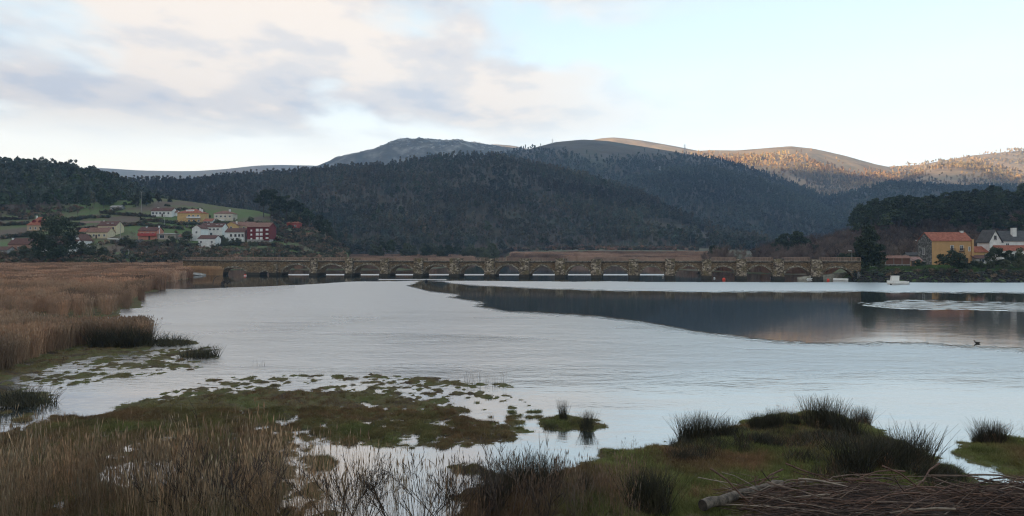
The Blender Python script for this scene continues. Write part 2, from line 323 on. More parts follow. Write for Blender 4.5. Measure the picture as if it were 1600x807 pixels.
_, H_h = hill('hill', [(20, 318, 1000, 600, 3, 1400), (100, 306, 1020, 600, 3, 1400), (225, 294, 1060, 600, 3, 1450), (300, 294, 1080, 610, 3, 1450), (400, 286, 1100, 620, 3, 1500), (500, 277, 1150, 620, 3, 1550), (560, 271, 1170, 620, 3, 1600), (600, 266, 1180, 620, 3, 1600), (640, 262, 1190, 620, 3, 1600), (680, 255, 1200, 620, 3, 1600), (720, 251.5, 1200, 625, 3, 1600), (760, 251.5, 1200, 640, 4, 1600), (800, 258, 1190, 660, 5, 1600), (850, 269, 1180, 690, 6, 1560), (900, 281, 1160, 710, 8, 1500), (950, 296, 1130, 720, 8, 1450), (1000, 313, 1100, 720, 8, 1400), (1050, 338, 1060, 720, 8, 1350), (1100, 362, 1020, 720, 7, 1250), (1150, 378, 980, 720, 6, 1150), (1200, 386, 940, 720, 5, 1050)], M_wood_floor, 260, 70, 14, 12, 120, 14, 0.35)
_, H_g = hill('hill', [(1180, 392, 600, 420, 3, 800), (1230, 380, 560, 380, 3, 760), (1290, 372, 520, 350, 3.4, 720), (1330, 357, 500, 335, 3.6, 700), (1370, 346, 490, 320, 3.8, 700), (1400, 340, 490, 320, 4, 700), (1450, 336, 490, 320, 4, 700), (1500, 330, 490, 320, 4, 700), (1550, 323, 490, 320, 4, 700), (1600, 317, 490, 320, 4, 700), (1700, 310, 480, 310, 4, 700), (1900, 320, 480, 300, 4, 700)], M_wood_floor, 120, 40, 12, 4, 60, 15, 0.4)
_, H_i = hill('hill', [(-320, 285, 740, 470, 26, 1000), (-150, 272, 740, 490, 28, 1000), (0, 271, 740, 505, 30, 1000), (60, 274, 730, 510, 31, 1000), (110, 281, 720, 512, 31, 980), (150, 289, 710, 514, 31, 960), (180, 301, 700, 516, 30, 940), (210, 314, 680, 518, 30, 920), (240, 328, 660, 520, 28, 880), (280, 345, 640, 525, 22, 840), (330, 372, 620, 530, 10, 780)], M_wood_floor, 140, 40, 12, 5, 80, 16, 0.35)

# unseen ridge added left of and behind the camera, shaped to shade the valley
def shade_ridge():
    ys = np.linspace(-4500, 4200, 140); H = np.interp(ys, [-4500, -3000, -815, -248, 200, 810, 1225, 1400, 2029, 2800, 3400, 4200], [500, 650, 735, 702, 730, 760, 785, 785, 800, 780, 650, 350])
    H = smooth1(H, 9)
    t = np.linspace(-1, 1, 61)[None, :]; prof = (0.5 + 0.5 * np.cos(np.pi * t)) ** 0.9
    X = -3000 + t * 1250 + 0 * ys[:, None]; Y = ys[:, None] + 0 * t
    Z = H[:, None] * prof + 22 * fbm(X / 300, Y / 300, 41, 5) * (1 - prof * 0.75) - 2
    V = np.stack([X, Y, Z], 2).reshape(-1, 3)
    o = link('mountain', np_mesh('mountain', V, grid_faces(140, 61), M_wood_floor, True)); o['kind'] = 'structure'
shade_ridge()

# village hillside on the left bank
VZ = dict(px=[-320, 0, 100, 200, 250, 300, 350, 400, 440, 480, 515, 545], top=[330, 332, 330, 325, 322, 327, 334, 340, 350, 364, 384, 399], Dt=[500, 505, 512, 516, 520, 520, 515, 505, 490, 470, 440, 400])
def village_z(X, D):
    px = CX + X / D * F
    Dt = np.interp(px, VZ['px'], VZ['Dt']); top = np.interp(px, VZ['px'], VZ['top']); zt = CH - (top - HZ) / F * Dt
    D0 = 322.0
    v = np.clip((D - D0) / (Dt - D0), 0, 1.3); z0 = 1.6
    return z0 + (zt - z0) * (0.55 * v + 0.45 * v * v) + 0.35 * fbm(X / 22, D / 22, 51, 3)
def village():
    px = np.linspace(-320, 548, 170); t = np.linspace(0, 1, 70)
    Dt = np.interp(px, VZ['px'], VZ['Dt']); D = 316 + (Dt + 25 - 316)[:, None] * t[None, :]
    X = (px[:, None] - CX) / F * D; Z = village_z(X, D)
    Z[:, 0] = -0.5; Z[-1, :] = -0.5
    o = link('hillside', np_mesh('hillside', np.stack([X, D, Z], 2).reshape(-1, 3), grid_faces(170, 70), M_field, True)); o['kind'] = 'structure'
village()
def hit(px, py, zf=village_z, D0=318, D1=560):
    """distance at which the sight line through a photo pixel meets the hillside"""
    D = np.arange(D0, D1, 0.5); k = np.nonzero(CH - (py - HZ) / F * D <= zf(X_at(px, D), D))[0]
    return float(D[k[0]]) if len(k) else float(D1)

# floodplain behind the bridge and right bank
def in_poly(px, py, poly):
    r = np.zeros(np.shape(px), bool); n = len(poly)
    for i in range(n):
        x0, y0 = poly[i]; x1, y1 = poly[(i + 1) % n]
        if y0 == y1: continue
        c = ((y0 > py) != (y1 > py)) & (px < (x1 - x0) * (py - y0) / (y1 - y0) + x0); r ^= c
    return r
def sdist(X, Y, poly):
    """signed distance (m), positive inside"""
    d = np.full(np.shape(X), 1e9); n = len(poly)
    for i in range(n):
        ax, ay = poly[i]; bx, by = poly[(i + 1) % n]; ex, ey = bx - ax, by - ay; L = ex * ex + ey * ey + 1e-12
        t = np.clip(((X - ax) * ex + (Y - ay) * ey) / L, 0, 1); d = np.minimum(d, (X - ax - t * ex) ** 2 + (Y - ay - t * ey) ** 2)
    return np.sqrt(d) * np.where(in_poly(X, Y, poly), 1, -1)
def wp(poly): return [(X_at(a, DW(b)), DW(b)) for a, b in poly]

FLOOD = [(-420, 300), (-60, 300), (-38, 300), (-30, 330), (-24, 420), (-22, 640), (-6, 640), (-4, 500), (40, 440), (62, 400), (66, 300), (78, 262), (100, 232), (130, 214), (240, 205), (620, 300), (900, 800), (-700, 800)]
def flood_z(X, Y):
    s = sdist(X, Y, FLOOD)
    z = np.clip(s * 0.12, -0.8, 0.45) + 0.25 * fbm(X / 9, Y / 9, 61, 3) 
    rise = np.clip((Y - 430) / 280, 0, 1) * np.interp(CX + X / Y * F, [760, 800, 900, 1100, 1200], [1.0, 7.5, 9.0, 8.5, 5.0])
    return z + rise * (s > 4)
def flood():
    px = np.linspace(-250, 1460, 240); D = np.geomspace(215, 800, 110)
    PX, Dm = np.meshgrid(px, D, indexing='ij'); X = (PX - CX) / F * Dm
    o = link('floodplain', np_mesh('floodplain', np.stack([X, Dm, flood_z(X, Dm)], 2).reshape(-1, 3), grid_faces(240, 110), pmat('flood_soil', (0.07, 0.055, 0.035), (0.075, 0.085, 0.035), 0.03, coords='World', c3=(0.11, 0.085, 0.06), bump=0.2, bscale=1.0), True)); o['kind'] = 'structure'
flood()
def meadow():
    px = np.linspace(845, 1075, 60); D = np.linspace(604, 735, 24); PX, Dm = np.meshgrid(px, D, indexing='ij'); X = (PX - CX) / F * Dm
    m = pmat('meadow_grass', (0.060, 0.085, 0.030), (0.095, 0.10, 0.045), 0.05, coords='World', bump=0.2, bscale=1.0, c3=(0.11, 0.085, 0.06))
    o = link('meadow', np_mesh('meadow', np.stack([X, Dm, flood_z(X, Dm) + 0.12], 2).reshape(-1, 3), grid_faces(60, 24), m, True)); o['kind'] = 'structure'
meadow()

RB = [(108, 262), (93, 226), (89, 212), (88, 205), (90, 198.5), (97, 194.5), (110, 192), (124, 190.5), (140, 189), (160, 188), (300, 186), (420, 330), (125, 330)]
def right_z(X, Y):
    s = sdist(X, Y, RB)
    return np.clip(np.where(s < 3.2, s * 0.72 - 0.25, 2.05 + (s - 3.2) * 0.035), -1, 5.0) + 0.18 * fbm(X / 4, Y / 4, 71, 4)
def right_bank():
    px = np.linspace(1170, 1800, 260); D = np.geomspace(180, 345, 150)
    PX, Dm = np.meshgrid(px, D, indexing='ij'); X = (PX - CX) / F * Dm
    m = pmat('bank_grass', (0.050, 0.085, 0.022), (0.075, 0.10, 0.035), 0.25, coords='World', c3=(0.07, 0.06, 0.035), bump=0.12, bscale=3, detail=7)
    o = link('right_bank', np_mesh('right_bank', np.stack([X, Dm, right_z(X, Dm)], 2).reshape(-1, 3), grid_faces(260, 150), m, True)); o['kind'] = 'structure'
right_bank()

# ------------------------------------------------------------------ near marsh
BED_A = [(295, 436), (252, 443), (248, 455), (222, 459), (222, 481), (187, 484), (185, 495), (120, 499), (40, 498), (10, 510), (-20, 530), (-700, 530), (-1300, 419), (296, 419)]
BED_B = [(-700, 521), (20, 523), (70, 528), (150, 530), (232, 529), (236, 535), (228, 541), (140, 541), (70, 553), (25, 572), (-20, 590), (-700, 590)]
MUD_L = [(-700, 535), (232, 540), (238, 546), (190, 552), (110, 566), (60, 580), (-10, 600), (-700, 610)]
MAIN = [(-700, 690), (-30, 676), (60, 672), (110, 660), (170, 645), (190, 632), (250, 622), (330, 616), (430, 611), (540, 613), (640, 620), (690, 632), (735, 652), (770, 664), (806, 669), (800, 686), (760, 694), (680, 697), (560, 697), (500, 692), (470, 700), (440, 720), (470, 745), (520, 775), (520, 840), (-900, 840)]
POOL1 = [(165, 728), (215, 718), (270, 722), (292, 745), (260, 762), (195, 764), (150, 750)]
RIGHT = [(700, 729), (725, 723), (760, 733), (800, 739), (870, 738), (925, 722), (955, 702), (1050, 696), (1060, 684), (1110, 676), (1160, 660), (1205, 648), (1290, 646), (1340, 656), (1390, 672), (1402, 684), (1445, 704), (1475, 728), (1515, 740), (1530, 750), (1500, 757), (1600, 762), (1760, 770), (1900, 840), (715, 840), (708, 775), (720, 762), (750, 752), (738, 744), (712, 738)]
ISLE_R = [(1474, 708), (1505, 696), (1520, 686), (1570, 684), (1640, 690), (1900, 700), (1900, 764), (1640, 756), (1580, 748), (1540, 730)]
ISLE_T = [(846, 655), (870, 648), (905, 650), (944, 668), (925, 673), (850, 671)]
ISLE_1 = [(236, 531), (300, 532), (318, 538), (250, 541)]
ISLE_2 = [(270, 550), (330, 548), (334, 558), (285, 560)]
ISLE_3 = [(-40, 612), (75, 612), (80, 630), (-40, 634)]
ISLE_N = [(706, 598), (798, 600), (795, 605), (712, 604)]
BROKEN = [([(90, 553), (240, 546), (345, 540), (350, 560), (330, 575), (220, 592), (120, 606), (-40, 640), (-300, 640), (-200, 596), (20, 580)], -0.030),
          ([(300, 590), (420, 583), (620, 582), (700, 592), (810, 602), (800, 612), (880, 632), (905, 645), (830, 676), (740, 690), (640, 690), (400, 650), (170, 650), (190, 630), (300, 606)], -0.028),
          ([(-60, 640), (70, 640), (175, 650), (160, 676), (-60, 690)], -0.035),
          ([(1370, 668), (1420, 676), (1440, 690), (1400, 694)], -0.03), ([(1560, 684), (1660, 686), (1660, 706), (1580, 700)], -0.03), ([(430, 690), (520, 694), (560, 720), (520, 760), (430, 740)], -0.04)]
W_ = {k: wp(v) for k, v in dict(A=BED_A, B=BED_B, ML=MUD_L, M=MAIN, P1=POOL1, R=RIGHT, IR=ISLE_R, IT=ISLE_T, I1=ISLE_1, I2=ISLE_2, I3=ISLE_3, IN=ISLE_N).items()}
WB = [(wp(p), b) for p, b in BROKEN]
def marsh_z(X, Y):
    n1 = fbm(X / 1.6, Y / 2.2, 81, 4); n2 = fbm(X / 0.45, Y / 0.6, 85, 3); n3 = fbm(X / 5, Y / 6, 87, 3)
    z = np.full(np.shape(X), -0.6)
    n4 = fbm(X / 0.2, Y / 0.3, 89, 2); edge = 0.55 * n1 + 0.40 * n2 + 0.22 * n4
    for k, cap, sl in (('A', 0.12, 0.2), ('B', 0.12, 0.15), ('ML', 0.07, 0.12), ('M', 0.085, 0.05), ('R', 0.17, 0.12), ('IR', 0.17, 0.14), ('IT', 0.06, 0.1), ('I1', 0.12, 0.15), ('I2', 0.10, 0.15), ('I3', 0.10, 0.1), ('IN', 0.03, 0.05)):
        s = sdist(X, Y, W_[k]) + edge
        z = np.maximum(z, np.clip(s * sl, -0.6, cap) + np.where(s > 0, np.minimum(s, 1) * ((0.13 if k == 'M' else 0.07) * n1 + (0.18 if k == 'M' else 0.13) * n2 + 0.05 * n4 + 0.05 * n3), 0))
    s = sdist(X, Y, W_['P1']) + edge * 0.8; z = np.where(s > -0.6, np.minimum(z, np.clip(-s * 0.3, -0.4, 0.2)), z)
    for p, b in WB:
        s = sdist(X, Y, p); w = np.clip(s / 2.0 + 0.35, 0, 1)
        z = np.maximum(z, b + 0.015 + 0.11 * n1 + 0.17 * n2 + 0.06 * n3 + 0.06 * n4 - (1 - w) * 0.16 - np.clip(-s, 0, 4) * 0.2)
    # dry bank that climbs to where the photographer stands
    bank = np.clip((21.5 - Y) / 21.5, 0, 1) * 6.2 + np.clip((23.0 - Y) * 0.05, 0, 0.3) * np.clip((np.abs(X - 2) - 0) / 2, 0.2, 1)
    z = np.where(Y < 23.5, np.maximum(z, np.where(Y < 22.6, bank + 0.02, -1)), z)
    return z
def marsh():
    px = np.linspace(-420, 2020, 640); D = np.concatenate([np.geomspace(12, 22.4, 40), np.geomspace(22.5, 75, 560), np.geomspace(75.6, 330, 150)])
    PX, Dm = np.meshgrid(px, D, indexing='ij'); X = (PX - CX) / F * Dm
    Z = marsh_z(X, Dm)
    o = link('marsh_ground', np_mesh('marsh_ground', np.stack([X, Dm, Z], 2).reshape(-1, 3), grid_faces(640, 750), M_marsh, True)); o['kind'] = 'structure'
    # bank under and behind the photographer
    Xb, Yb = np.meshgrid(np.linspace(-40, 40, 80), np.linspace(-60, 12.6, 60), indexing='ij')
    Zb = np.where(Yb > 0, np.clip((21.5 - Yb) / 21.5, 0, 1) * 6.2, 6.2) - 0.03 + 0.1 * fbm(Xb / 3, Yb / 3, 91, 3)
    o = link('bank', np_mesh('bank', np.stack([Xb, Yb, Zb], 2).reshape(-1, 3), grid_faces(80, 60), M_field, True)); o['kind'] = 'structure'
marsh()

# ------------------------------------------------------------------ water: calm patches mirror the hills, wind-ruffled ones catch the sky
CALM = [(636, 446), (660, 439), (690, 440), (712, 444), (760, 446.5), (850, 451), (1000, 454), (1100, 456), (1250, 455), (1400, 456), (1700, 458), (2000, 460), (2000, 480), (1600, 474), (1480, 470.5), (1400, 471), (1345, 475), (1400, 481), (1600, 484), (2000, 490), (2000, 560), (1600, 548), (1500, 543), (1400, 537), (1300, 540), (1200, 534), (1150, 527), (1080, 519), (1040, 511), (1000, 504), (930, 495), (850, 490), (790, 486), (735, 477.5), (756, 473), (700, 464.5), (712, 461), (670, 456)]
def ruffle(px, py):
    """0 = glassy, 1 = ruffled by the breeze"""
    wob = 1.6 * fbm(px / 60, py / 9, 95, 4)
    m = np.ones(np.shape(px))
    hf = fbm(px / 14, py / 2.2, 105, 3); qs = 0.0
    for dy in (-1.2, -0.4, 0.4, 1.2): qs = qs + in_poly(px + 10 * hf, py + wob + dy * (0.6 + (py - 430) / 60) + 1.1 * hf * (0.5 + (py - 430) / 50), CALM) * 0.25
    q = in_poly(px, py + wob, CALM); m = 1.0 - qs
    rip = np.clip((px - 1080) / 350, 0, 1) * np.clip((py - 462) / 40, 0, 1) * (0.8 + 0.4 * fbm(px / 90, py / 14, 97, 3)); m = np.maximum(m, np.where(q, np.clip(rip * 0.09, 0, 0.12), 0))
    # lee of the bridge, and the pool above it
    lee = np.interp(px, [200, 300, 430, 470, 560, 640, 760, 900, 1300, 1350, 1600], [452, 452, 447, 445, 440.5, 439.5, 439.0, 440.0, 441.5, 441.5, 442])
    up = py + wob * 0.5 < lee; m = np.where(up, 0.0, m)
    strip = (py > 428.6) & (py < 430.6) & (px > 440) & (px < 1040); m = np.where(strip, 1.0, m)
    s2 = (np.abs(py - 437.2 - 0.002 * (px - 700)) < 0.8) & (px > 590) & (px < 700) & up; m = np.where(s2, 0.9, m)
    lf = (px < 460) & (~up) & (py < 500); m = np.where(lf, np.clip(0.30 + (py - 452) / 60 + (px - 230) / 420, 0.22, 1), m)
    near = np.clip((py - 560) / 60, 0, 1); m = np.where((~q) & (py > 540), np.minimum(m, 1 - 0.80 * near), m)
    m = np.where((px > 1330) & (py > 466) & (py < 490) & ~q, m * (0.42 + 0.25 * hf), m)
    back = np.clip((py - 690) / 30, 0, 1); m = m * (1 - 0.75 * back)
    st = np.clip(1 - np.abs(py - (528 + (px - 800) * 0.045 + 2.5 * fbm(px / 120, py / 50, 99, 2))) / 7.0, 0, 1) ** 2 * np.clip((px - 600) / 250, 0, 1) * np.clip((1450 - px) / 250, 0, 1) * (~q); m = m * (1 - 0.35 * st * (0.4 + 0.6 * vnoise(px / 25, py / 2.0, 103)))
    blot = 0.5 + 0.5 * fbm(px / 240, py / 16, 101, 3); m = np.where((~q) & (~up) & (py > 485), m * np.clip(0.50 + 0.9 * blot, 0.2, 1.15), m)
    return m
def water():
    px = np.linspace(-420, 2020, 700); py = np.concatenate([np.linspace(402.5, 424, 40), np.linspace(424.3, 462, 150), np.linspace(462.5, 560, 150), np.linspace(561, 830, 150)])[::-1]
    D = DW(py); PX, Dm = np.meshgrid(px, D, indexing='ij'); PY = np.broadcast_to(py[None, :], PX.shape)
    X = (PX - CX) / F * Dm
    me = np_mesh('water', np.stack([X, Dm, np.zeros_like(X)], 2).reshape(-1, 3), grid_faces(700, len(D)), None or MATS['water'], True)
    a = me.attributes.new('ruffle', 'FLOAT', 'POINT'); a.data.foreach_set('value', ruffle(PX, PY).ravel().astype(np.float32))
    o = link('water', me); o['kind'] = 'structure'
def water_mat():
    m = new_mat('water'); t = m.node_tree; MATS['water'] = m
    out = nd(t, 'ShaderNodeOutputMaterial'); b = nd(t, 'ShaderNodeBsdfPrincipled'); t.links.new(b.outputs[0], out.inputs[0])
    b.inputs['Base Color'].default_value = (0.022, 0.028, 0.026, 1); b.inputs['IOR'].default_value = 7.0
    r = nd(t, 'ShaderNodeAttribute', attribute_name='ruffle').outputs['Fac']
    t.links.new(ramp(t, r, [(0.0, 0.055), (0.25, 0.10), (0.6, 0.22), (1.0, 0.32)]), b.inputs['Roughness'])
    pos = nd(t, 'ShaderNodeNewGeometry').outputs['Position']
    def nz(scale, st, det=3):
        mp = nd(t, 'ShaderNodeMapping'); mp.inputs['Scale'].default_value = st; mp.inputs['Rotation'].default_value = (0, 0, 0.12); t.links.new(pos, mp.inputs[0])
        n = nd(t, 'ShaderNodeTexNoise'); n.inputs['Scale'].default_value = scale; n.inputs['Detail'].default_value = det; t.links.new(mp.outputs[0], n.inputs['Vector']); return n.outputs[0]
    h1 = nz(0.55, (0.45, 1.0, 1.0)); h2 = nz(2.6, (0.5, 1.0, 1.0), 2); h3 = nz(0.12, (0.5, 1, 1), 2)
    h = math_n(t, 'ADD', math_n(t, 'ADD', math_n(t, 'MULTIPLY', h1, 1.0), math_n(t, 'MULTIPLY', h2, 0.5)), math_n(t, 'MULTIPLY', h3, 1.2))
    amp = math_n(t, 'MULTIPLY_ADD', math_n(t, 'POWER', r, 1.2), 0.15, 0.0006)
    bn = nd(t, 'ShaderNodeBump'); bn.inputs['Strength'].default_value = 1.0; bn.inputs['Distance'].default_value = 1.0
    t.links.new(math_n(t, 'MULTIPLY', h, amp), bn.inputs['Height']); t.links.new(bn.outputs[0], b.inputs['Normal'])
water_mat(); water()
# ------------------------------------------------------------------ vegetation building blocks
def leaf_cards(C, size, rng, flat=0.0, aspect=1.6):
    """one small leaf-clump quad per centre, randomly turned"""
    n = len(C); a = rng.normal(size=(n, 3)); a[:, 2] *= (1 - flat); a /= np.linalg.norm(a, axis=1)[:, None]
    b = rng.normal(size=(n, 3)); b -= (b * a).sum(1)[:, None] * a; b /= np.linalg.norm(b, axis=1)[:, None]
    s = (size * rng.uniform(0.6, 1.35, n))[:, None]; u = a * s * 0.5 * aspect; v = b * s * 0.5
    V = np.stack([C - u - v * 0.35, C - u * 0.1 - v, C + u, C - u * 0.1 + v], 1)
    return V.reshape(-1, 3), np.arange(n * 4).reshape(n, 4)
def shell_pts(n, rng, c, r, inner=0.45, lumps=0.0):
    d = rng.normal(size=(n, 3)); d /= np.linalg.norm(d, axis=1)[:, None]
    k = (inner ** 3 + (1 - inner ** 3) * rng.random(n)) ** (1 / 3)
    return np.asarray(c) + d * k[:, None] * np.asarray(r)
def two_part_mesh(name, V1, F1, m1, V2, F2, m2):
    V = np.concatenate([V1, V2]); Fq = np.concatenate([F1, F2 + len(V1)])
    me = np_mesh(name, V, Fq, [m1, m2]); mi = np.zeros(len(me.polygons), np.int32); mi[len(F1):] = 1
    me.polygons.foreach_set('material_index', mi[:len(me.polygons)]); return me
def tube_np(segs, sides=4):
    """segs: list of (p0, p1, r0, r1) -> quads"""
    V = []; Fq = []; n = 0
    for p0, p1, r0, r1 in segs:
        p0 = Vector(p0); p1 = Vector(p1); d = (p1 - p0); d = d.normalized() if d.length > 1e-9 else Vector((0, 0, 1)); a = d.orthogonal().normalized(); b = d.cross(a)
        for p, r in ((p0, r0), (p1, r1)):
            for k in range(sides):
                t = 2 * math.pi * k / sides; V.append(p + (a * math.cos(t) + b * math.sin(t)) * r)
        for k in range(sides): k2 = (k + 1) % sides; Fq.append((n + k, n + k2, n + sides + k2, n + sides + k))
        n += 2 * sides
    return np.array([tuple(v) for v in V], float), np.array(Fq, int)
def branch_segs(rng, p, d, L, r, depth, segs, spread=0.55, up=0.25, kids=(2, 4), shrink=0.66, nseg=3, wob=0.18):
    p = Vector(p); d = Vector(d).normalized(); pts = [p.copy()]; rr = [r]
    for i in range(nseg):
        d = (d + Vector(rng.normal(size=3)) * wob + Vector((0, 0, up * 0.3))).normalized()
        q = pts[-1] + d * (L / nseg); r1 = r * (1 - 0.55 * (i + 1) / nseg); segs.append((pts[-1], q, rr[-1], r1)); pts.append(q); rr.append(r1)
    if depth > 0:
        for k in range(rng.integers(kids[0], kids[1] + 1)):
            t = rng.uniform(0.3, 1.0); i = min(int(t * nseg), nseg - 1); q = pts[i].lerp(pts[i + 1], t * nseg - i)
            ax = Vector(rng.normal(size=3)).normalized(); dd = (d + ax * spread * 1.6 + Vector((0, 0, up))).normalized()
            branch_segs(rng, q, dd, L * shrink * rng.uniform(0.7, 1.15), max(rr[i] * 0.6, 0.004), depth - 1, segs, spread, up, kids, shrink, nseg, wob)

M_bark = pmat('bark', (0.06, 0.05, 0.042), (0.11, 0.095, 0.08), 6.0, bump=0.02, tint=False)
M_bark_pale = pmat('bark_pale', (0.13, 0.115, 0.10), (0.22, 0.20, 0.175), 3.0, jitter=0.25)
M_leaf_f = pmat('leaf_forest', (0.044, 0.051, 0.036), (0.080, 0.086, 0.058), 0.35, tint=True, coords='Object', rough=0.7)
M_leaf_pine = pmat('leaf_pine', (0.030, 0.042, 0.019), (0.058, 0.072, 0.031), 0.5, tint=True, rough=0.75)
M_twig = pmat('twig_forest', (0.11, 0.080, 0.062), (0.19, 0.14, 0.11), 0.4, tint=True)

def proto_eucalypt(seed, n=150, size=1.3):
    r = np.random.default_rng(seed); h = 1.0 * r.uniform(15, 19); segs = []; C = []
    lean = r.normal(size=2) * 0.4
    segs.append(((0, 0, -1), (lean[0] * .5, lean[1] * .5, h * .55), 0.22, 0.15)); segs.append(((lean[0] * .5, lean[1] * .5, h * .55), (lean[0], lean[1], h), 0.15, 0.04))
    for k in range(r.integers(5, 8)):
        z = h * r.uniform(0.5, 1.0); a = r.uniform(0, 6.28); q = r.uniform(0.4, 1.9) * (1.15 - 0.5 * z / h); c = (lean[0] * z / h + math.cos(a) * q, lean[1] * z / h + math.sin(a) * q, z)
        segs.append(((lean[0] * z / h, lean[1] * z / h, z - 1.4), c, 0.07, 0.02)); C.append(shell_pts(n // 6, r, c, (1.25, 1.25, 1.5), 0.1))
    C = np.concatenate(C); V2, F2 = leaf_cards(C, size * 0.75, r, aspect=1.8); V1, F1 = tube_np(segs, 4)
    return two_part_mesh('eucalypt', V1, F1, M_bark_pale, V2, F2, M_leaf_f)
def proto_broad(seed, n=220, size=1.1, hh=11, mat=None):
    r = np.random.default_rng(seed); h = hh * r.uniform(0.85, 1.15); segs = [((0, 0, -1), (0, 0, h * .5), 0.25, 0.15)]; C = []
    for k in range(9):
        a = r.uniform(0, 6.28); q = r.uniform(0.2, 0.3) * h * r.uniform(0.3, 1); z = h * r.uniform(0.35, 0.88); c = (math.cos(a) * q, math.sin(a) * q, z)
        segs.append(((0, 0, h * .35), c, 0.1, 0.03)); C.append(shell_pts(n // 9, r, c, (h * .16, h * .16, h * .13), 0.4))
    C = np.concatenate(C); V2, F2 = leaf_cards(C, size, r, aspect=1.4); V1, F1 = tube_np(segs, 4)
    return two_part_mesh('broadleaf', V1, F1, M_bark, V2, F2, mat or M_leaf_f)
def proto_pine(seed, n=320, size=0.95, h=14.0):
    r = np.random.default_rng(seed); h *= r.uniform(0.9, 1.12); segs = []; C = []
    lx = r.normal() * 0.7; segs.append(((0, 0, -1), (lx * .6, 0, h * .6), 0.26, 0.18)); segs.append(((lx * .6, 0, h * .6), (lx, 0, h * .95), 0.18, 0.05))
    for k in range(11):
        z = h * r.uniform(0.48, 0.97); a = r.uniform(0, 6.28); q = (1.05 - z / h) * h * 0.42 * r.uniform(0.5, 1.1) + 0.4; c = (lx + math.cos(a) * q, math.sin(a) * q, z + 0.3)
        segs.append(((lx * .8, 0, z - 0.9), c, 0.09, 0.03)); C.append(shell_pts(n // 11, r, c, (1.5, 1.5, 0.75), 0.2))
    C = np.concatenate(C); V2, F2 = leaf_cards(C, size, r, 0.3, 1.5); V1, F1 = tube_np(segs, 4)
    return two_part_mesh('pine', V1, F1, M_bark, V2, F2, M_leaf_pine)
def proto_bare(seed, h=9.0, depth=4, mat=None, name='bare_tree'):
    r = np.random.default_rng(seed); segs = []
    branch_segs(r, (0, 0, -0.5), (0, 0, 1), h * 0.42, 0.16, depth, segs, 0.55, 0.35, (3, 5), 0.72, 2, 0.12)
    V, Fq = tube_np([(a, b, max(r0, 0.028), max(r1, 0.018)) for a, b, r0, r1 in segs], 3)
    return np_mesh(name, V, Fq, mat or M_twig)
def proto_bush(seed, n=90, size=0.5, h=2.2, mat=None):
    r = np.random.default_rng(seed); C = np.concatenate([shell_pts(n // 4, r, (r.normal() * .7, r.normal() * .7, h * r.uniform(.25, .6)), (0.9, 0.9, h * .4), 0.3) for k in range(4)])
    V, Fq = leaf_cards(C, size, r); return np_mesh('bush', V, Fq, mat or M_leaf_f)
EUC = [proto_eucalypt(k) for k in range(4)]; BRO = [proto_broad(10 + k) for k in range(4)]; PIN = [proto_pine(20 + k) for k in range(4)]
BAR = [proto_bare(30 + k, 8.5, 3) for k in range(4)]; BUS = [proto_bush(40 + k) for k in range(3)] + [proto_bush(44 + k, mat=M_twig) for k in range(2)]
EUC_L = [proto_eucalypt(60 + k, 48, 2.6) for k in range(3)]; BRO_L = [proto_broad(70 + k, 45, 2.4) for k in range(3)]
WOOD = EUC + BRO + PIN + BAR           # indices 0-3 eucalypt, 4-7 broadleaf, 8-11 pine, 12-15 bare

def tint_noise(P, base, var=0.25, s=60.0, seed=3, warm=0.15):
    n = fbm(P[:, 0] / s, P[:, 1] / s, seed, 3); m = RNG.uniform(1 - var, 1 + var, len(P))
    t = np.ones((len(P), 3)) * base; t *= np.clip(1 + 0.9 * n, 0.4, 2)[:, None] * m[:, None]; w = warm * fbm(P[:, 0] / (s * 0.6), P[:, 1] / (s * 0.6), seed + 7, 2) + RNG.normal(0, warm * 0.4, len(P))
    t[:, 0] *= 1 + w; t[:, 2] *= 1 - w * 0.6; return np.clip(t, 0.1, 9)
def wood(name, P, idx, sc, tint, label, protos=WOOD):
    return scatter(name, P, sc, RNG.uniform(0, 6.283, len(P)), idx, tint, protos, label)

# the wooded middle hill
P = sample(H_h, 19000, 1.12); P = P[(fbm(P[:, 0] / 45, P[:, 1] / 70, 9, 3) > -0.42)]
px, py = topix(P); v = fbm(P[:, 0] / 130, P[:, 1] / 130, 5, 3); hgt = P[:, 2] / 160 + 0.5 * v
k = RNG.random(len(P)); idx = np.where(k < np.clip(0.25 + hgt * 0.75, 0.2, 0.92), RNG.integers(0, 4, len(P)), np.where(k < 0.93, RNG.integers(4, 8, len(P)), RNG.integers(8, 12, len(P))))
br = (v > 0.18) & (RNG.random(len(P)) < 0.5); idx = np.where(br, RNG.integers(12, 16, len(P)), idx)
ti = tint_noise(P, np.array([0.95, 0.95, 0.95]), 0.3, 110, 4, 0.22); eu = idx < 4; ti[eu] *= np.array([1.2, 1.03, 1.0])
wood('wood', P, idx, RNG.uniform(0.62, 1.08, len(P)), ti, 'dense dark mixed wood covering the round middle hill')
# the wood on the left hill above the village
P = sample(H_i, 3600, 1.15); k = RNG.random(len(P)); low = (P[:, 2] < 45) & (RNG.random(len(P)) < 0.45)
idx = np.where(k < 0.55, RNG.integers(8, 12, len(P)), RNG.integers(0, 4, len(P))); idx = np.where(low, RNG.integers(12, 16, len(P)), idx)
wood('wood', P, idx, RNG.uniform(0.75, 1.12, len(P)), tint_noise(P, np.array([0.85, 0.88, 0.85]), 0.3, 60, 14), 'dark pine and eucalypt wood on the hill above the village')
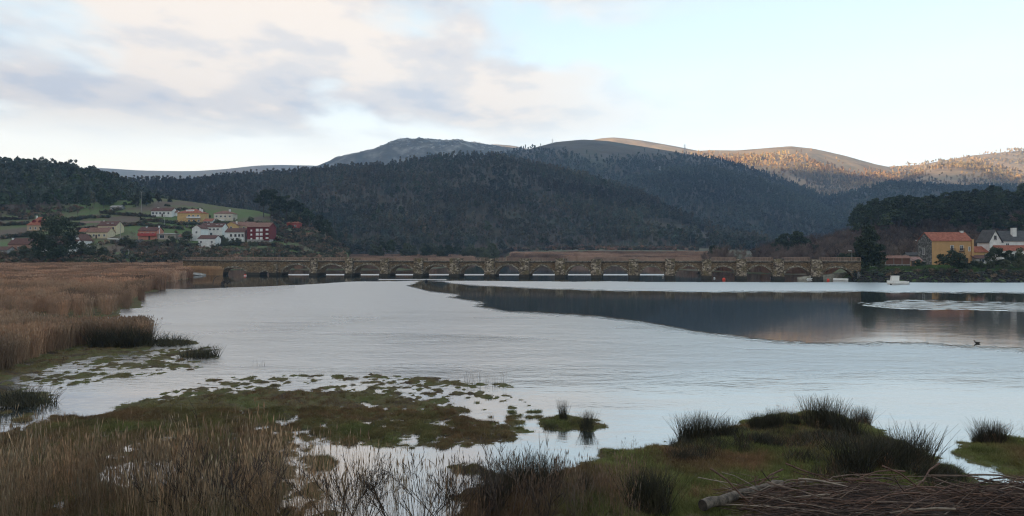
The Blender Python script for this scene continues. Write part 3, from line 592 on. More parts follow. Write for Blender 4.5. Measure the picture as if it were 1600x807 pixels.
# dark mountains behind
P = sample(H_c, 18000, 0.97); m = fbm(P[:, 0] / 260, P[:, 1] / 260, 23, 3) * 0.8 + (255 - P[:, 2]) / 260 + RNG.normal(0, 0.12, len(P)) > 0.0; P = P[m]
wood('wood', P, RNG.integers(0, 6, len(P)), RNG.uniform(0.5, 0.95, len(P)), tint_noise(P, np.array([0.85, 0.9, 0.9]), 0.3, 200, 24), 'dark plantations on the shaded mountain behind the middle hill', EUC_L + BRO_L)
P = sample(H_c2, 9000, 1.08)
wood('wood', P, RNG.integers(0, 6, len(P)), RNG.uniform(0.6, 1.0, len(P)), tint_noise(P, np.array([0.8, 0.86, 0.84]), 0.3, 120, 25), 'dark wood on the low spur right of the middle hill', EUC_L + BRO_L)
P = sample(H_f, 8000, 1.08)
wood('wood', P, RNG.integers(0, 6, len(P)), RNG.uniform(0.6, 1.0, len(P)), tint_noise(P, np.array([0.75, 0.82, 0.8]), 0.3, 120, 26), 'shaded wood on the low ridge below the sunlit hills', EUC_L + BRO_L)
P = sample(H_b, 5000, 0.8); P = P[(P[:, 2] < 260 + 120 * fbm(P[:, 0] / 200, P[:, 1] / 200, 27, 3))]
wood('wood', P, RNG.integers(0, 6, len(P)), RNG.uniform(0.4, 0.8, len(P)), tint_noise(P, np.array([0.9, 0.95, 1.0]), 0.25, 200, 28), 'scattered trees on the lower slopes of the rocky mountain', EUC_L + BRO_L)
P = sample(H_d, 30000, 0.98); m = fbm(P[:, 0] / 170, P[:, 1] / 170, 29, 3) + (265 - P[:, 2]) / 200 + RNG.normal(0, 0.25, len(P)) > 0.02; P = P[m]
wood('wood', P, RNG.integers(0, 6, len(P)), RNG.uniform(0.6, 1.2, len(P)), tint_noise(P, np.array([5.0, 2.9, 1.75]), 0.5, 160, 30), 'sparse pines on the sunlit brown hillside', EUC_L + BRO_L)  # strong warm tint paints golden sunlight into the leaf colour
P = np.concatenate([sample(H_e, 16000, 1.0), sample(H_e2, 11000, 1.0)]); m = fbm(P[:, 0] / 140, P[:, 1] / 140, 31, 3) + RNG.normal(0, 0.2, len(P)) > -0.12; P = P[m]
wood('wood', P, RNG.integers(0, 6, len(P)), RNG.uniform(0.6, 1.15, len(P)), tint_noise(P, np.array([4.4, 2.8, 1.75]), 0.5, 160, 32), 'sunlit plantations on the ridge at the right', EUC_L + BRO_L)  # evening sun painted into these leaves by the tint as well
# ------------------------------------------------------------------ the stone bridge
M_stone = None
def stone_mat(name, c_dark, c_mid, c_light, scale, lichen=None, bump=0.06, wet=False, stretch=(1, 1, 1.7)):
    m = new_mat(name); t = m.node_tree; out = nd(t, 'ShaderNodeOutputMaterial'); b = nd(t, 'ShaderNodeBsdfPrincipled'); t.links.new(b.outputs[0], out.inputs[0])
    b.inputs['Roughness'].default_value = 0.9; b.inputs['Specular IOR Level'].default_value = 0.15
    co = nd(t, 'ShaderNodeTexCoord').outputs['Object']; mp = nd(t, 'ShaderNodeMapping'); mp.inputs['Scale'].default_value = stretch; t.links.new(co, mp.inputs[0])
    v = nd(t, 'ShaderNodeTexVoronoi'); v.inputs['Scale'].default_value = scale; v.inputs['Randomness'].default_value = 0.85; t.links.new(mp.outputs[0], v.inputs['Vector'])
    e = nd(t, 'ShaderNodeTexVoronoi', feature='DISTANCE_TO_EDGE'); e.inputs['Scale'].default_value = scale; e.inputs['Randomness'].default_value = 0.85; t.links.new(mp.outputs[0], e.inputs['Vector'])
    sp = nd(t, 'ShaderNodeSeparateColor'); t.links.new(v.outputs['Color'], sp.inputs[0])
    col = ramp(t, sp.outputs[0], [(0.1, c_dark), (0.5, c_mid), (0.95, c_light)])
    n = nd(t, 'ShaderNodeTexNoise'); n.inputs['Scale'].default_value = 0.55; n.inputs['Detail'].default_value = 6; t.links.new(co, n.inputs['Vector'])
    if lichen: col = mixc(t, ramp(t, n.outputs[0], [(0.50, 0.0), (0.62, 0.8)]), col, lichen)
    n2 = nd(t, 'ShaderNodeTexNoise'); n2.inputs['Scale'].default_value = 1.7; n2.inputs['Detail'].default_value = 5; t.links.new(co, n2.inputs['Vector'])
    col = mixc(t, ramp(t, n2.outputs[0], [(0.56, 0.0), (0.70, 0.6)]), col, (0.03, 0.027, 0.022))
    joint = ramp(t, e.outputs[0], [(0.0, 1.0), (0.045, 0.0)]); col = mixc(t, joint, col, (0.02, 0.018, 0.015))
    if wet:   # tide line: weed and wet stone near the water
        sx = nd(t, 'ShaderNodeSeparateXYZ'); t.links.new(co, sx.inputs[0])
        w = ramp(t, math_n(t, 'MULTIPLY_ADD', n2.outputs[0], 0.5, math_n(t, 'MULTIPLY', sx.outputs[2], 1.0)), [(0.9 / 2, 1.0), (1.35 / 2, 0.0)])
        w = ramp(t, math_n(t, 'MULTIPLY', math_n(t, 'MULTIPLY_ADD', n2.outputs[0], 0.6, sx.outputs[2]), 0.4), [(0.38, 1.0), (0.52, 0.0)])
        col = mixc(t, w, col, (0.045, 0.040, 0.030))
    t.links.new(col, b.inputs['Base Color'])
    bn = nd(t, 'ShaderNodeBump'); bn.inputs['Distance'].default_value = bump; h = math_n(t, 'ADD', ramp(t, e.outputs[0], [(0.0, 0.0), (0.12, 1.0)]), math_n(t, 'MULTIPLY', n2.outputs[0], 0.6)); t.links.new(h, bn.inputs['Height']); t.links.new(bn.outputs[0], b.inputs['Normal'])
    MATS[name] = m; return m
M_span = stone_mat('stone_spandrel', (0.125, 0.088, 0.054), (0.185, 0.132, 0.08), (0.25, 0.185, 0.115), 1.9, (0.19, 0.12, 0.06), wet=True)
M_pier = stone_mat('stone_pier', (0.08, 0.06, 0.042), (0.20, 0.156, 0.108), (0.40, 0.33, 0.245), 1.9, (0.15, 0.115, 0.055), wet=True)
M_ring = stone_mat('stone_ring', (0.12, 0.10, 0.07), (0.22, 0.185, 0.13), (0.36, 0.32, 0.24), 1.8, None, wet=True)
M_deck = stone_mat('stone_deck', (0.045, 0.038, 0.030), (0.065, 0.055, 0.042), (0.095, 0.082, 0.064), 1.6, None)
M_coping = stone_mat('stone_coping', (0.16, 0.14, 0.11), (0.26, 0.225, 0.175), (0.34, 0.30, 0.24), 1.2)
M_rail = pmat('rail_paint', (0.26, 0.17, 0.12), (0.34, 0.23, 0.165), 0.5)

BA = Vector((X_at(492, 234), 234, 0)); BB = Vector((X_at(1216, 206), 206, 0)); BU = (BB - BA).normalized(); B_ANG = math.atan2(BU.y, BU.x)
def bs(px):
    """distance along the bridge front at a photo column"""
    k = (px - CX) / F; return (k * BA.y - BA.x) / (BU.x - k * BU.y)
BW = 4.2
def bridge():
    root = empty('stone_bridge', BA, B_ANG); tag(root, 'long low medieval stone bridge with many arches across the estuary', 'bridge')
    piers = [492, 547, 602, 655, 711, 766, 820, 876, 932, 990, 1047, 1104, 1158, 1216, 1275]; ps = [bs(p) for p in piers]
    hw = [1.15, 1.2, 1.35, 1.4, 1.45, 1.5, 1.4, 1.45, 1.45, 1.4, 1.4, 1.3, 1.35, 1.4, 1.5]
    zt = lambda s: float(np.interp(s, [bs(290), bs(492), bs(800), bs(1330)], [4.25, 4.15, 4.2, 4.55]))
    # bays: (s0, s1, crown z, spring z, pointed)
    bays = [(bs(344), bs(386), 2.35, 0.1, 0), (bs(406), bs(421), 1.25, 0.0, 0), (bs(440), ps[0] - hw[0], 3.35, 0.35, 0.1)]
    crown = [3.35, 3.4, 3.25, 3.35, 3.45, 3.5, 3.45, 3.4, 3.3, 3.6, 3.45, 3.25, 3.55, 3.25]; pt = [.1, 0, .05, 0, .1, .2, .75, .15, .2, .6, .3, 0, .05, .1]
    for i in range(14): bays.append((ps[i] + hw[i], ps[i + 1] - hw[i + 1], crown[i], 0.45, pt[i]))
    bays.append((ps[14] + hw[14], bs(1332), 3.2, 0.6, 0.1))
    s_left, s_right = bs(286), bs(1345)
    body = MB(); solid0 = s_left
    def wall(a, b):
        if b - a > 0.02: body.box(a, b, 0.0, BW, -1.2, zt(a))
    for s0, s1, c, sp, p in bays:
        wall(solid0, s0); n = 18; pts = []
        for k in range(n + 1):
            t = k / n; e = math.sqrt(max(0, 1 - (2 * t - 1) ** 2)); g = (1 - abs(2 * t - 1)) ** 0.72
            pts.append((s0 + (s1 - s0) * t, sp + (c - sp) * ((1 - p) * e + p * g)))
        for k in range(n):
            (xa, za), (xb, zb) = pts[k], pts[k + 1]; z1, z2 = zt(xa), zt(xb)
            body.quad((xa, 0, za), (xb, 0, zb), (xb, 0, z2), (xa, 0, z1)); body.quad((xb, BW, zb), (xa, BW, za), (xa, BW, z1), (xb, BW, z2)); body.quad((xa, 0, za), (xa, BW, za), (xb, BW, zb), (xb, 0, zb))
        body.quad((s0, 0, -1.2), (s0, BW, -1.2), (s0, BW, sp), (s0, 0, sp)); body.quad((s1, BW, -1.2), (s1, 0, -1.2), (s1, 0, sp), (s1, BW, sp))
        # ring of arch stones, a little proud of the wall; every stone its own block in the ring
        ring = MB(); m = 2 if s1 - s0 < 4 else 1
        for k in range(0, n, 1):
            (xa, za), (xb, zb) = pts[k], pts[k + 1]; cx, cz = (s0 + s1) / 2, sp - 0.6
            def outp(x, z, w): d = Vector((x - cx, z - cz)); d.normalize(); return (x + d.x * w, min(z + d.y * w, zt(x) - 0.12))
            w = 0.42 + 0.10 * random.random(); xa2, za2 = outp(xa, za, w); xb2, zb2 = outp(xb, zb, w); g = 0.03
            xa_, za_ = xa + (xb - xa) * g, za + (zb - za) * g; y = -0.05 - 0.05 * random.random()
            ring.prism([(xa_, za_), (xb, zb), (xb2, zb2), (xa2 + (xb2 - xa2) * g, za2 + (zb2 - za2) * g)], y, 0.12)
        if s1 - s0 > 3: ring.build('arch_ring', M_ring, root)
        solid0 = s1
    wall(solid0, s_right); body.build('spandrel_wall', M_span, root)
    for i, (s, h) in enumerate(zip(ps, hw)):
        top = 5.38 + 0.08 * math.sin(i * 2.1); q = MB(); pr = 1.5; rg = np.random.default_rng(i)
        # buttress with slightly leaning, uneven faces over a wider footing
        prof = [(-h, pr * 0), (-h * 0.97, -pr * 0.82), (-h * 0.55, -pr), (h * 0.55, -pr), (h * 0.97, -pr * 0.82), (h, 0)]
        lev = [0.75, 1.6, 2.5, 3.4, 4.3, top]; n0 = len(q.v); L = len(prof)
        for j, z in enumerate(lev):
            k = 1 - 0.012 * j
            for (x, y) in prof: q.v.append((s + x * k + rg.normal() * 0.035, min(y * k + rg.normal() * 0.03, 0.0) - 0.02 if y < 0 else 0.3, z))
        for j in range(len(lev) - 1):
            for a in range(L - 1): A = n0 + j * L + a; q.f.append((A, A + 1, A + L + 1, A + L)); q.m.append(0)
        q.f.append(tuple(n0 + (len(lev) - 1) * L + a for a in range(L))); q.m.append(0)
        po = q.build('pier', M_pier, root)
        ft = MB(); n0 = 0
        for z, k in ((-1.2, 1.08), (0.55, 1.06), (0.8, 1.01)):
            for (x, y) in prof: ft.v.append((s + x * k, y * k - 0.12 if y < 0 else 0.25, z))
        for j in range(2):
            for a in range(L - 1): A = j * L + a; ft.f.append((A, A + 1, A + L + 1, A + L)); ft.m.append(0)
        ft.f.append(tuple(2 * L + a for a in range(L))); ft.m.append(0); ft.build('footing', M_span, po)
        bk = MB(); bk.box(s - h * 0.9, s + h * 0.9, BW - 0.2, BW + 1.3, -1.2, top - 0.1); bk.build('pier', M_pier, root)
    npx = MB(); s = bs(432); npx.box(s - 0.55, s + 0.55, -1.1, 0.3, -1.2, 3.5); npx.build('pier', M_pier, root)
    dk = MB(); xs = np.linspace(s_left, s_right, 60)
    for a, b in zip(xs[:-1], xs[1:]): dk.prism([(a, zt(a) - 0.02), (b, zt(b) - 0.02), (b, zt(b) + 0.30), (a, zt(a) + 0.30)], -0.28, BW + 0.28)
    dk.build('deck', M_deck, root)
    for y in (-0.34, BW + 0.10):
        kb = MB()
        for a, b in zip(xs[:-1], xs[1:]): kb.prism([(a + 0.02, zt(a) + 0.283), (b, zt(b) + 0.283), (b, zt(b) + 0.46), (a + 0.02, zt(a) + 0.46)], y, y + 0.24)
        kb.build('coping', M_coping, root)
    # open railing, one length per bay on either side
    ends = [s_left] + [bs(392), bs(440)] + ps + [s_right]
    for side, y in ((0, -0.12), (1, BW + 0.12)):
        for i in range(len(ends) - 1):
            a = ends[i] + (hw[i - 3] + 0.05 if i >= 3 else 0.05); b = ends[i + 1] - (hw[i - 2] + 0.05 if 2 <= i < len(ends) - 2 else 0.05); r = MB()
            n = max(2, int((b - a) / 1.25)); z = zt((a + b) / 2) + 0.30
            for k in range(n + 1): x = a + (b - a) * k / n; r.box(x - 0.04, x + 0.04, y - 0.04, y + 0.04, z - 0.05, z + 1.0)
            for h, w in ((0.22, 0.022), (0.48, 0.022), (0.74, 0.022), (1.0, 0.045)): r.box(a, b, y - 0.045, y + 0.045, z + h - w, z + h + w)
            r.build('railing', M_rail, root)
bridge()

# ------------------------------------------------------------------ houses
M_glass = pmat('window_glass', (0.02, 0.025, 0.03), rough=0.08, spec=0.6)
def wallm(name, c, v=0.82): return pmat('render_' + name, tuple(x * v for x in c), c, 0.7, bump=0.01, bscale=6, detail=7)
def tile_mat(name, c1, c2):
    if 'tile_' + name in MATS: return MATS['tile_' + name]
    m = pmat('tile_' + name, c1, c2, 1.3, detail=8, rough=0.9); t = m.node_tree
    b = next(n for n in t.nodes if n.type == 'BSDF_PRINCIPLED'); w = nd(t, 'ShaderNodeTexWave', wave_type='BANDS', bands_direction='X'); w.inputs['Scale'].default_value = 1.5
    t.links.new(nd(t, 'ShaderNodeTexCoord').outputs['Object'], w.inputs['Vector']); bn = nd(t, 'ShaderNodeBump'); bn.inputs['Distance'].default_value = 0.06; t.links.new(w.outputs[1], bn.inputs['Height']); t.links.new(bn.outputs[0], b.inputs['Normal'])
    return m
TILE_RED = tile_mat('red', (0.24, 0.075, 0.045), (0.38, 0.14, 0.085)); TILE_DK = tile_mat('dark', (0.085, 0.042, 0.034), (0.15, 0.072, 0.055)); TILE_BR = tile_mat('brown', (0.17, 0.085, 0.06), (0.27, 0.15, 0.11)); SLATE = tile_mat('slate', (0.055, 0.055, 0.055), (0.09, 0.088, 0.085))
M_white = wallm('white', (0.72, 0.70, 0.66)); M_cream = wallm('cream', (0.62, 0.52, 0.34)); M_frame = pmat('frame_white', (0.65, 0.63, 0.6)); M_dkframe = pmat('frame_dark', (0.08, 0.06, 0.05))
M_conc = pmat('concrete', (0.22, 0.21, 0.19), (0.34, 0.32, 0.29), 0.9, detail=8, bump=0.02)
def window(parent, x, z, w, h, yf, frame=None, side='front', xs=0.0, balcony=False, shutter=None):
    """window on the front (facing -y) or on a gable end; frame proud of the wall with recessed pane"""
    f = MB(); e = 0.10; d = 0.09
    def bx(m, a0, a1, z0, z1, p0, p1):
        if side == 'front': m.box(a0, a1, yf - p1, yf - p0, z0, z1)
        elif side == 'left': m.box(xs - p1, xs - p0, a0, a1, z0, z1)
        else: m.box(xs + p0, xs + p1, a0, a1, z0, z1)
    bx(f, x - w / 2 - e, x - w / 2, z - e, z + h + e, -0.05, d); bx(f, x + w / 2, x + w / 2 + e, z - e, z + h + e, -0.05, d)
    bx(f, x - w / 2, x + w / 2, z + h, z + h + e, -0.05, d); bx(f, x - w / 2 - 0.1, x + w / 2 + 0.1, z - e - 0.06, z - e + 0.06, -0.05, d + 0.08); bx(f, x - 0.035, x + 0.035, z + 0.03, z + h, 0.0, 0.06)
    o = f.build('window', frame or M_frame, parent); p = MB(); bx(p, x - w / 2, x + w / 2, z + 0.061, z + h, -0.02, 0.022); p.build('pane', shutter or M_glass, o); 
    if balcony:
        b = MB(); bx(b, x - w / 2 - 0.35, x + w / 2 + 0.35, z - 0.42, z - 0.28, -0.02, 0.55)
        for k in range(7): q = x - w / 2 - 0.3 + (w + 0.6) * k / 6; bx(b, q - 0.03, q + 0.03, z - 0.28, z + 0.6, 0.48, 0.53)
        bx(b, x - w / 2 - 0.35, x + w / 2 + 0.35, z + 0.6, z + 0.66, 0.46, 0.55); b.build('balcony', pmat('iron', (0.05, 0.035, 0.03)), o)
def house(name, label, px, pyb, D, wpx, hpx, depth, roof_px, wallmat, roofmat, ridge='x', rz=0.0, wins=(), lwins=(), chim=(), door=None, hip=False, gable=None, over=0.35, zb=None, roof_name='roof', frame=None, cat='house', base=None, sky_w=(), extra=None, balc=()):
    """px,pyb = photo column of the wall's left edge and row of its foot; sizes in photo pixels at distance D"""
    m = D / F; w = wpx * m; h = hpx * m; rh = roof_px * m; loc = W(px, pyb, D); root = empty(name, loc, rz); tag(root, label, cat)
    wl_ = MB(); z0 = -2.5
    if ridge == 'x':
        pts = [(0, z0), (depth, z0), (depth, h), (depth / 2, h + (0 if hip else rh)), (0, h)]; n = len(wl_.v)
        wl_.v += [(0, y, z) for y, z in pts] + [(w, y, z) for y, z in pts]; wl_.f += [tuple(range(n + 4, n - 1, -1)), tuple(range(n + 5, n + 10))]; wl_.m += [0 if gable is None else 1, 0]
        for i in range(5): j = (i + 1) % 5; wl_.f.append((n + i, n + j, n + 5 + j, n + 5 + i)); wl_.m.append(0)
    else:
        wl_.prism([(0, z0), (w, z0), (w, h), (w / 2, h + (0 if hip else rh)), (0, h)], 0, depth)
    wl_.build('wall', [wallmat, gable or wallmat], root)
    r = MB(); t = 0.16; o = over; z = h + 0.03
    if hip:
        c = min(w, depth) / 2 * 0.9; hi_ = [(c, depth / 2), (w - c, depth / 2)] if w >= depth else [(w / 2, c), (w / 2, depth - c)]
        b = [(-o, -o), (w + o, -o), (w + o, depth + o), (-o, depth + o)]
        for dz in (0,):
            B0 = [(x, y, z) for x, y in b]; T0 = [(hi_[0][0], hi_[0][1], z + rh), (hi_[1][0], hi_[1][1], z + rh)]
            if w >= depth: r.quad(B0[0], B0[1], T0[1], T0[0]); r.quad(B0[2], B0[3], T0[0], T0[1]); r.tri(B0[3], B0[0], T0[0]); r.tri(B0[1], B0[2], T0[1])
            else: r.tri(B0[0], B0[1], T0[0]); r.quad(B0[1], B0[2], T0[1], T0[0]); r.tri(B0[2], B0[3], T0[1]); r.quad(B0[3], B0[0], T0[0], T0[1])
            r.box(-o, w + o, -o, depth + o, z - 0.14, z - 0.004)
    elif ridge == 'x':
        s = rh / (depth / 2)
        for ya, yb in ((-o, depth / 2), (depth + o, depth / 2)):
            za = z - o * s; zb2 = z + rh; sg = 1 if ya < yb else -1
            A = [(-o, ya, za), (w + o, ya, za), (w + o, yb, zb2), (-o, yb, zb2)]; Bq = [(x, y, q + t) for x, y, q in A]
            n = len(r.v); r.v += A + Bq; r.f += [(n + 3, n + 2, n + 1, n), (n + 4, n + 5, n + 6, n + 7), (n, n + 1, n + 5, n + 4), (n + 1, n + 2, n + 6, n + 5), (n + 2, n + 3, n + 7, n + 6), (n + 3, n, n + 4, n + 7)]; r.m += [0] * 6
    else:
        s = rh / (w / 2)
        for xa, xb in ((-o, w / 2), (w + o, w / 2)):
            A = [(xa, -o, z - o * s), (xa, depth + o, z - o * s), (xb, depth + o, z + rh), (xb, -o, z + rh)]; Bq = [(x, y, q + t) for x, y, q in A]
            n = len(r.v); r.v += A + Bq; r.f += [(n + 3, n + 2, n + 1, n), (n + 4, n + 5, n + 6, n + 7), (n, n + 1, n + 5, n + 4), (n + 1, n + 2, n + 6, n + 5), (n + 2, n + 3, n + 7, n + 6), (n + 3, n, n + 4, n + 7)]; r.m += [0] * 6
    ro = r.build(roof_name, roofmat, root)
    for cx, cd, ch, cw in chim:
        c = MB(); x = cx * w; y = cd * depth; c.box(x - cw / 2, x + cw / 2, y - cw / 2, y + cw / 2, h * 0.7, h + rh + ch); c.box(x - cw / 2 - .08, x + cw / 2 + .08, y - cw / 2 - .08, y + cw / 2 + .08, h + rh + ch + 0.003, h + rh + ch + 0.14); c.build('chimney', M_white if name != 'stone_cottage' else M_conc, ro)
    for k, (x, zz, ww, hh) in enumerate(wins): window(root, x * w, zz * h, ww, hh, 0, frame, 'front', balcony=k in balc)
    for (y, zz, ww, hh) in lwins: window(root, y * depth, zz * h, ww, hh, 0, frame, 'left', 0.0)
    if door:
        d = MB(); x = door * w; d.box(x - 0.5, x + 0.5, -0.06, 0.05, -0.3, 2.05); d.build('door', M_dkframe, root)
    for (x, f, ww, hh) in sky_w:     # skylights on the front slope
        s_ = MB(); y = f * depth / 2; zz = h + rh * f + t + 0.05; s_.box(x * w - ww / 2, x * w + ww / 2, y - hh / 2, y + hh / 2, zz - 0.1, zz + 0.14); s_.build('skylight', M_frame, ro)
    if base: b = MB(); b.box(-0.05, w + 0.05, -0.05, depth + 0.05, -2.5, base); b.build('plinth', M_conc, root)
    return root, w, h, m
def vh(name, label, px, pyb, wpx, hpx, depth, roof_px, *a, **k):
    D = hit(px + wpx / 2, pyb); return house(name, label, px, pyb, D, wpx, hpx, depth, roof_px, *a, **k) + (D,)

PINK = wallm('pink', (0.50, 0.22, 0.15)); TERRA = wallm('terracotta', (0.36, 0.21, 0.15)); OCHRE = wallm('ochre', (0.56, 0.36, 0.15)); REDW = wallm('red', (0.16, 0.022, 0.022)); TAN = wallm('tan', (0.45, 0.33, 0.22))
YELL = wallm('yellow', (0.50, 0.29, 0.125), 0.85); GREYST = stone_mat('gable_stone', (0.08, 0.078, 0.07), (0.16, 0.155, 0.14), (0.26, 0.25, 0.23), 1.6)
W2 = lambda xs, z, w, h: [(x, z, w, h) for x in xs]
# left bank village
vh('brick_bungalow', 'low brown bungalow with three white windows at the far left', 13, 395, 33, 13, 8, 9, TERRA, TILE_DK, wins=W2((0.22, 0.48, 0.75), 0.35, 1.0, 1.3), chim=[(0.02, 0.4, 0.2, 0.8)], door=0.6)
r, w, h, m, D = vh('red_roofed_house', 'house with large bright red roof and dormers left of the big tree', 42, 361, 27, 9, 9, 13, TAN, TILE_RED, hip=True, wins=W2((0.2, 0.5, 0.8), 0.25, 0.9, 1.3), chim=[(0.3, 0.5, 0.6, 0.7)])
for x in (0.32, 0.68):
    q = MB(); q.prism([(x * w - 1.1, h + 1.2), (x * w + 1.1, h + 1.2), (x * w + 1.1, h + 2.3), (x * w, h + 3.2), (x * w - 1.1, h + 2.3)], 1.2, 4.5); q.build('dormer', REDW, r)
vh('outhouse', 'low white gabled outhouse under the big dark tree', 60, 399, 22, 11, 6, 7, M_white, TILE_DK, ridge='y', wins=[(0.5, 0.3, 1.0, 1.0)])
vh('white_farmhouse', 'white farmhouse with tall gable right of the big dark tree', 88, 398, 28, 16, 9, 7, M_white, TILE_DK, wins=W2((0.2, 0.5, 0.8), 0.45, 1.0, 1.2), door=0.35)
vh('white_barn', 'white barn with steep gable end facing the water', 112, 395, 14, 20, 10, 9, M_white, TILE_DK, ridge='y', wins=[(0.5, 0.5, 0.8, 2.0)])
vh('cream_house', 'long cream house with low red brown roof above the meadow', 135, 373, 33, 10, 8, 7, M_cream, TILE_BR, wins=W2((0.12, 0.35, 0.6, 0.85), 0.3, 1.0, 1.2), door=0.47)
vh('white_house', 'two storey white house with dark roof and skylights behind the cream house', 153, 368, 28, 15, 9, 7, M_cream, TILE_DK, wins=[(0.85, 0.62, 1.1, 1.2), (0.85, 0.12, 1.0, 1.2), (0.6, 0.62, 1.0, 1.2)], sky_w=[(0.45, 0.5, 1.2, 0.9), (0.7, 0.5, 1.2, 0.9)], chim=[(0.1, 0.5, 0.3, 0.6)])
r, w, h, m, D = vh('pink_house', 'pink house with red balcony and dark roof beside a flat garage', 216, 375, 29, 14, 8, 6, PINK, TILE_DK, wins=W2((0.2, 0.5, 0.8), 0.55, 1.2, 1.1), door=0.6, chim=[(0.97, 0.4, 0.6, 0.7), (0.3, 0.4, 0.3, 0.6)])
q = MB(); q.box(0.1, w - 0.1, -1.1, -0.02, h * 0.42, h * 0.46); q.box(0.1, w - 0.1, -1.1, -1.02, h * 0.46, h * 0.72); q.build('balcony', wallm('balcony_red', (0.42, 0.07, 0.06)), r)
r, w, h, m, D = vh('flat_garage', 'low beige flat roofed garage right of the pink house', 246, 375, 29, 9, 7, 1.2, wallm('beige', (0.34, 0.29, 0.24)), M_conc, hip=True, wins=W2((0.25,), 0.3, 2.2, 1.5), cat='garage')
vh('long_white_house', 'long white house at the top of the green meadow', 236, 339, 32, 9, 9, 5, M_white, TILE_DK, wins=W2((0.1, 0.27, 0.45, 0.63, 0.85), 0.42, 1.1, 1.3), door=0.55, chim=[(0.2, 0.5, 0.3, 0.7)])
vh('white_annexe', 'small white annexe right of the long white house', 268, 338, 8, 6, 6, 3, M_white, TILE_BR, wins=[(0.5, 0.4, 1.0, 1.0)])
r, w, h, m, D = vh('ochre_house', 'big ochre house with red hipped roof above the village centre', 277, 349, 37, 16, 12, 7, OCHRE, TILE_RED, hip=True, wins=[(0.5, 0.6, 1.2, 1.2), (0.68, 0.6, 1.2, 1.2), (0.88, 0.6, 1.2, 1.2), (0.5, 0.12, 1.2, 1.3), (0.7, 0.12, 1.2, 1.3), (0.9, 0.12, 1.2, 1.3)], chim=[(0.8, 0.5, 0.2, 0.9), (0.92, 0.4, -0.4, 0.8)])
q = MB(); q.box(0.3 * w, 0.62 * w, 2.2, 6.5, h + 0.4, h + 2.1); q.build('dormer', M_white, r)
q = MB(); q.box(0.42 * w, w + 0.1, -1.2, -0.02, h * 0.5 - 0.12, h * 0.5); q.box(0.42 * w, w + 0.1, -1.2, -1.1, h * 0.5, h * 0.5 + 0.9); q.build('balcony', M_white, r)
r, w, h, m, D = vh('cream_villa', 'cream villa with hipped dark roof and terrace at the wood edge', 334, 345, 29, 11, 9, 5, wallm('pale', (0.58, 0.52, 0.42)), TILE_BR, hip=True, wins=W2((0.15, 0.38, 0.62, 0.86), 0.45, 1.2, 1.2), chim=[(0.75, 0.4, 0.7, 0.9)])
q = MB(); q.box(-2.2, w * 0.6, -3.0, -0.05, -2, 0.7); q.build('terrace', M_white, r)
vh('tall_white_house', 'large white house with broad gable in the village centre', 300, 377, 14, 20, 10, 5, M_white, TILE_DK, ridge='y', wins=[(0.5, 0.6, 0.9, 1.1)])
vh('white_terrace_house', 'long white house with dark roof and skylights right of the broad gable', 313, 371, 34, 16, 9, 6, M_white, TILE_DK, wins=W2((0.45, 0.62, 0.8), 0.68, 1.1, 1.0) + W2((0.3, 0.5), 0.2, 1.2, 1.3), sky_w=[(0.3, 0.5, 1.2, 0.8), (0.7, 0.5, 1.2, 0.8), (0.9, 0.5, 1.2, 0.8)])
vh('white_cottage', 'small lower white cottage with dark roof in front of the white houses', 310, 387, 26, 14, 8, 5, M_white, TILE_DK, wins=W2((0.15, 0.8), 0.5, 0.9, 1.0), chim=[(0.95, 0.5, 0.5, 0.7)])
vh('orange_house', 'orange gabled house behind the square white house', 352, 362, 18, 10, 9, 5, OCHRE, TILE_BR, ridge='y', wins=[(0.5, 0.5, 1.0, 1.0)], chim=[(0.75, 0.5, 0.4, 0.7)])
vh('long_barn', 'long barn with brown roof behind the red apartment block', 368, 361, 26, 8, 10, 6, TAN, TILE_BR, wins=W2((0.2, 0.5), 0.4, 1.0, 1.0))
vh('square_white_house', 'square white house with row of dark windows left of the red block', 352, 378, 30, 15, 9, 6, M_white, TILE_DK, wins=W2((0.3, 0.53, 0.73, 0.9), 0.52, 0.95, 1.3), lwins=[(0.5, 0.5, 0.9, 1.2)], frame=M_dkframe, door=0.6)
M_blind = pmat('blind_white', (0.72, 0.70, 0.68))
r, w, h, m, D = vh('red_apartment_block', 'three storey dark red apartment block with white blinds', 386, 379, 34, 24, 13, 7, REDW, TILE_BR, base=1.6)
for z in (0.18, 0.45, 0.72):
    for x in (0.47, 0.65, 0.92): window(r, x * w, z * h, 1.3, 1.25, 0, M_frame, 'front', shutter=M_blind)
    window(r, 0.2 * w, z * h, 0.7, 0.8, 0, M_frame, 'front', shutter=M_blind)
    q = MB(); q.box(w * 0.80, w + 0.4, -1.0, -0.02, z * h - 0.45, z * h - 0.32); q.box(w * 0.80, w + 0.4, -1.0, -0.92, z * h - 0.32, z * h + 0.35); q.build('balcony', REDW, r)
vh('red_cabin', 'small red house among dark trees at the village edge', 448, 357, 19, 8, 7, 5, wallm('brightred', (0.30, 0.06, 0.045)), TILE_RED, hip=True, wins=W2((0.3, 0.7), 0.3, 0.9, 1.0))
r, w, h, m, D = vh('shed', 'grey open sided shed at the top edge of the meadow', 172, 329, 16, 5, 6, 2.5, M_conc, M_conc, wins=W2((0.3, 0.7), 0.3, 1.4, 1.0), cat='shed')
vh('low_barn', 'low dark roofed barn at the far left edge below the fields', -8, 399, 19, 8, 7, 5, M_conc, TILE_DK, wins=W2((0.6,), 0.3, 0.9, 0.9), cat='barn')
vh('tiled_cottage', 'tiny cream cottage with orange tiled roof left of the cream house', 124, 368, 9, 6, 6, 5, M_cream, TILE_RED, wins=W2((0.5,), 0.35, 0.9, 1.0))
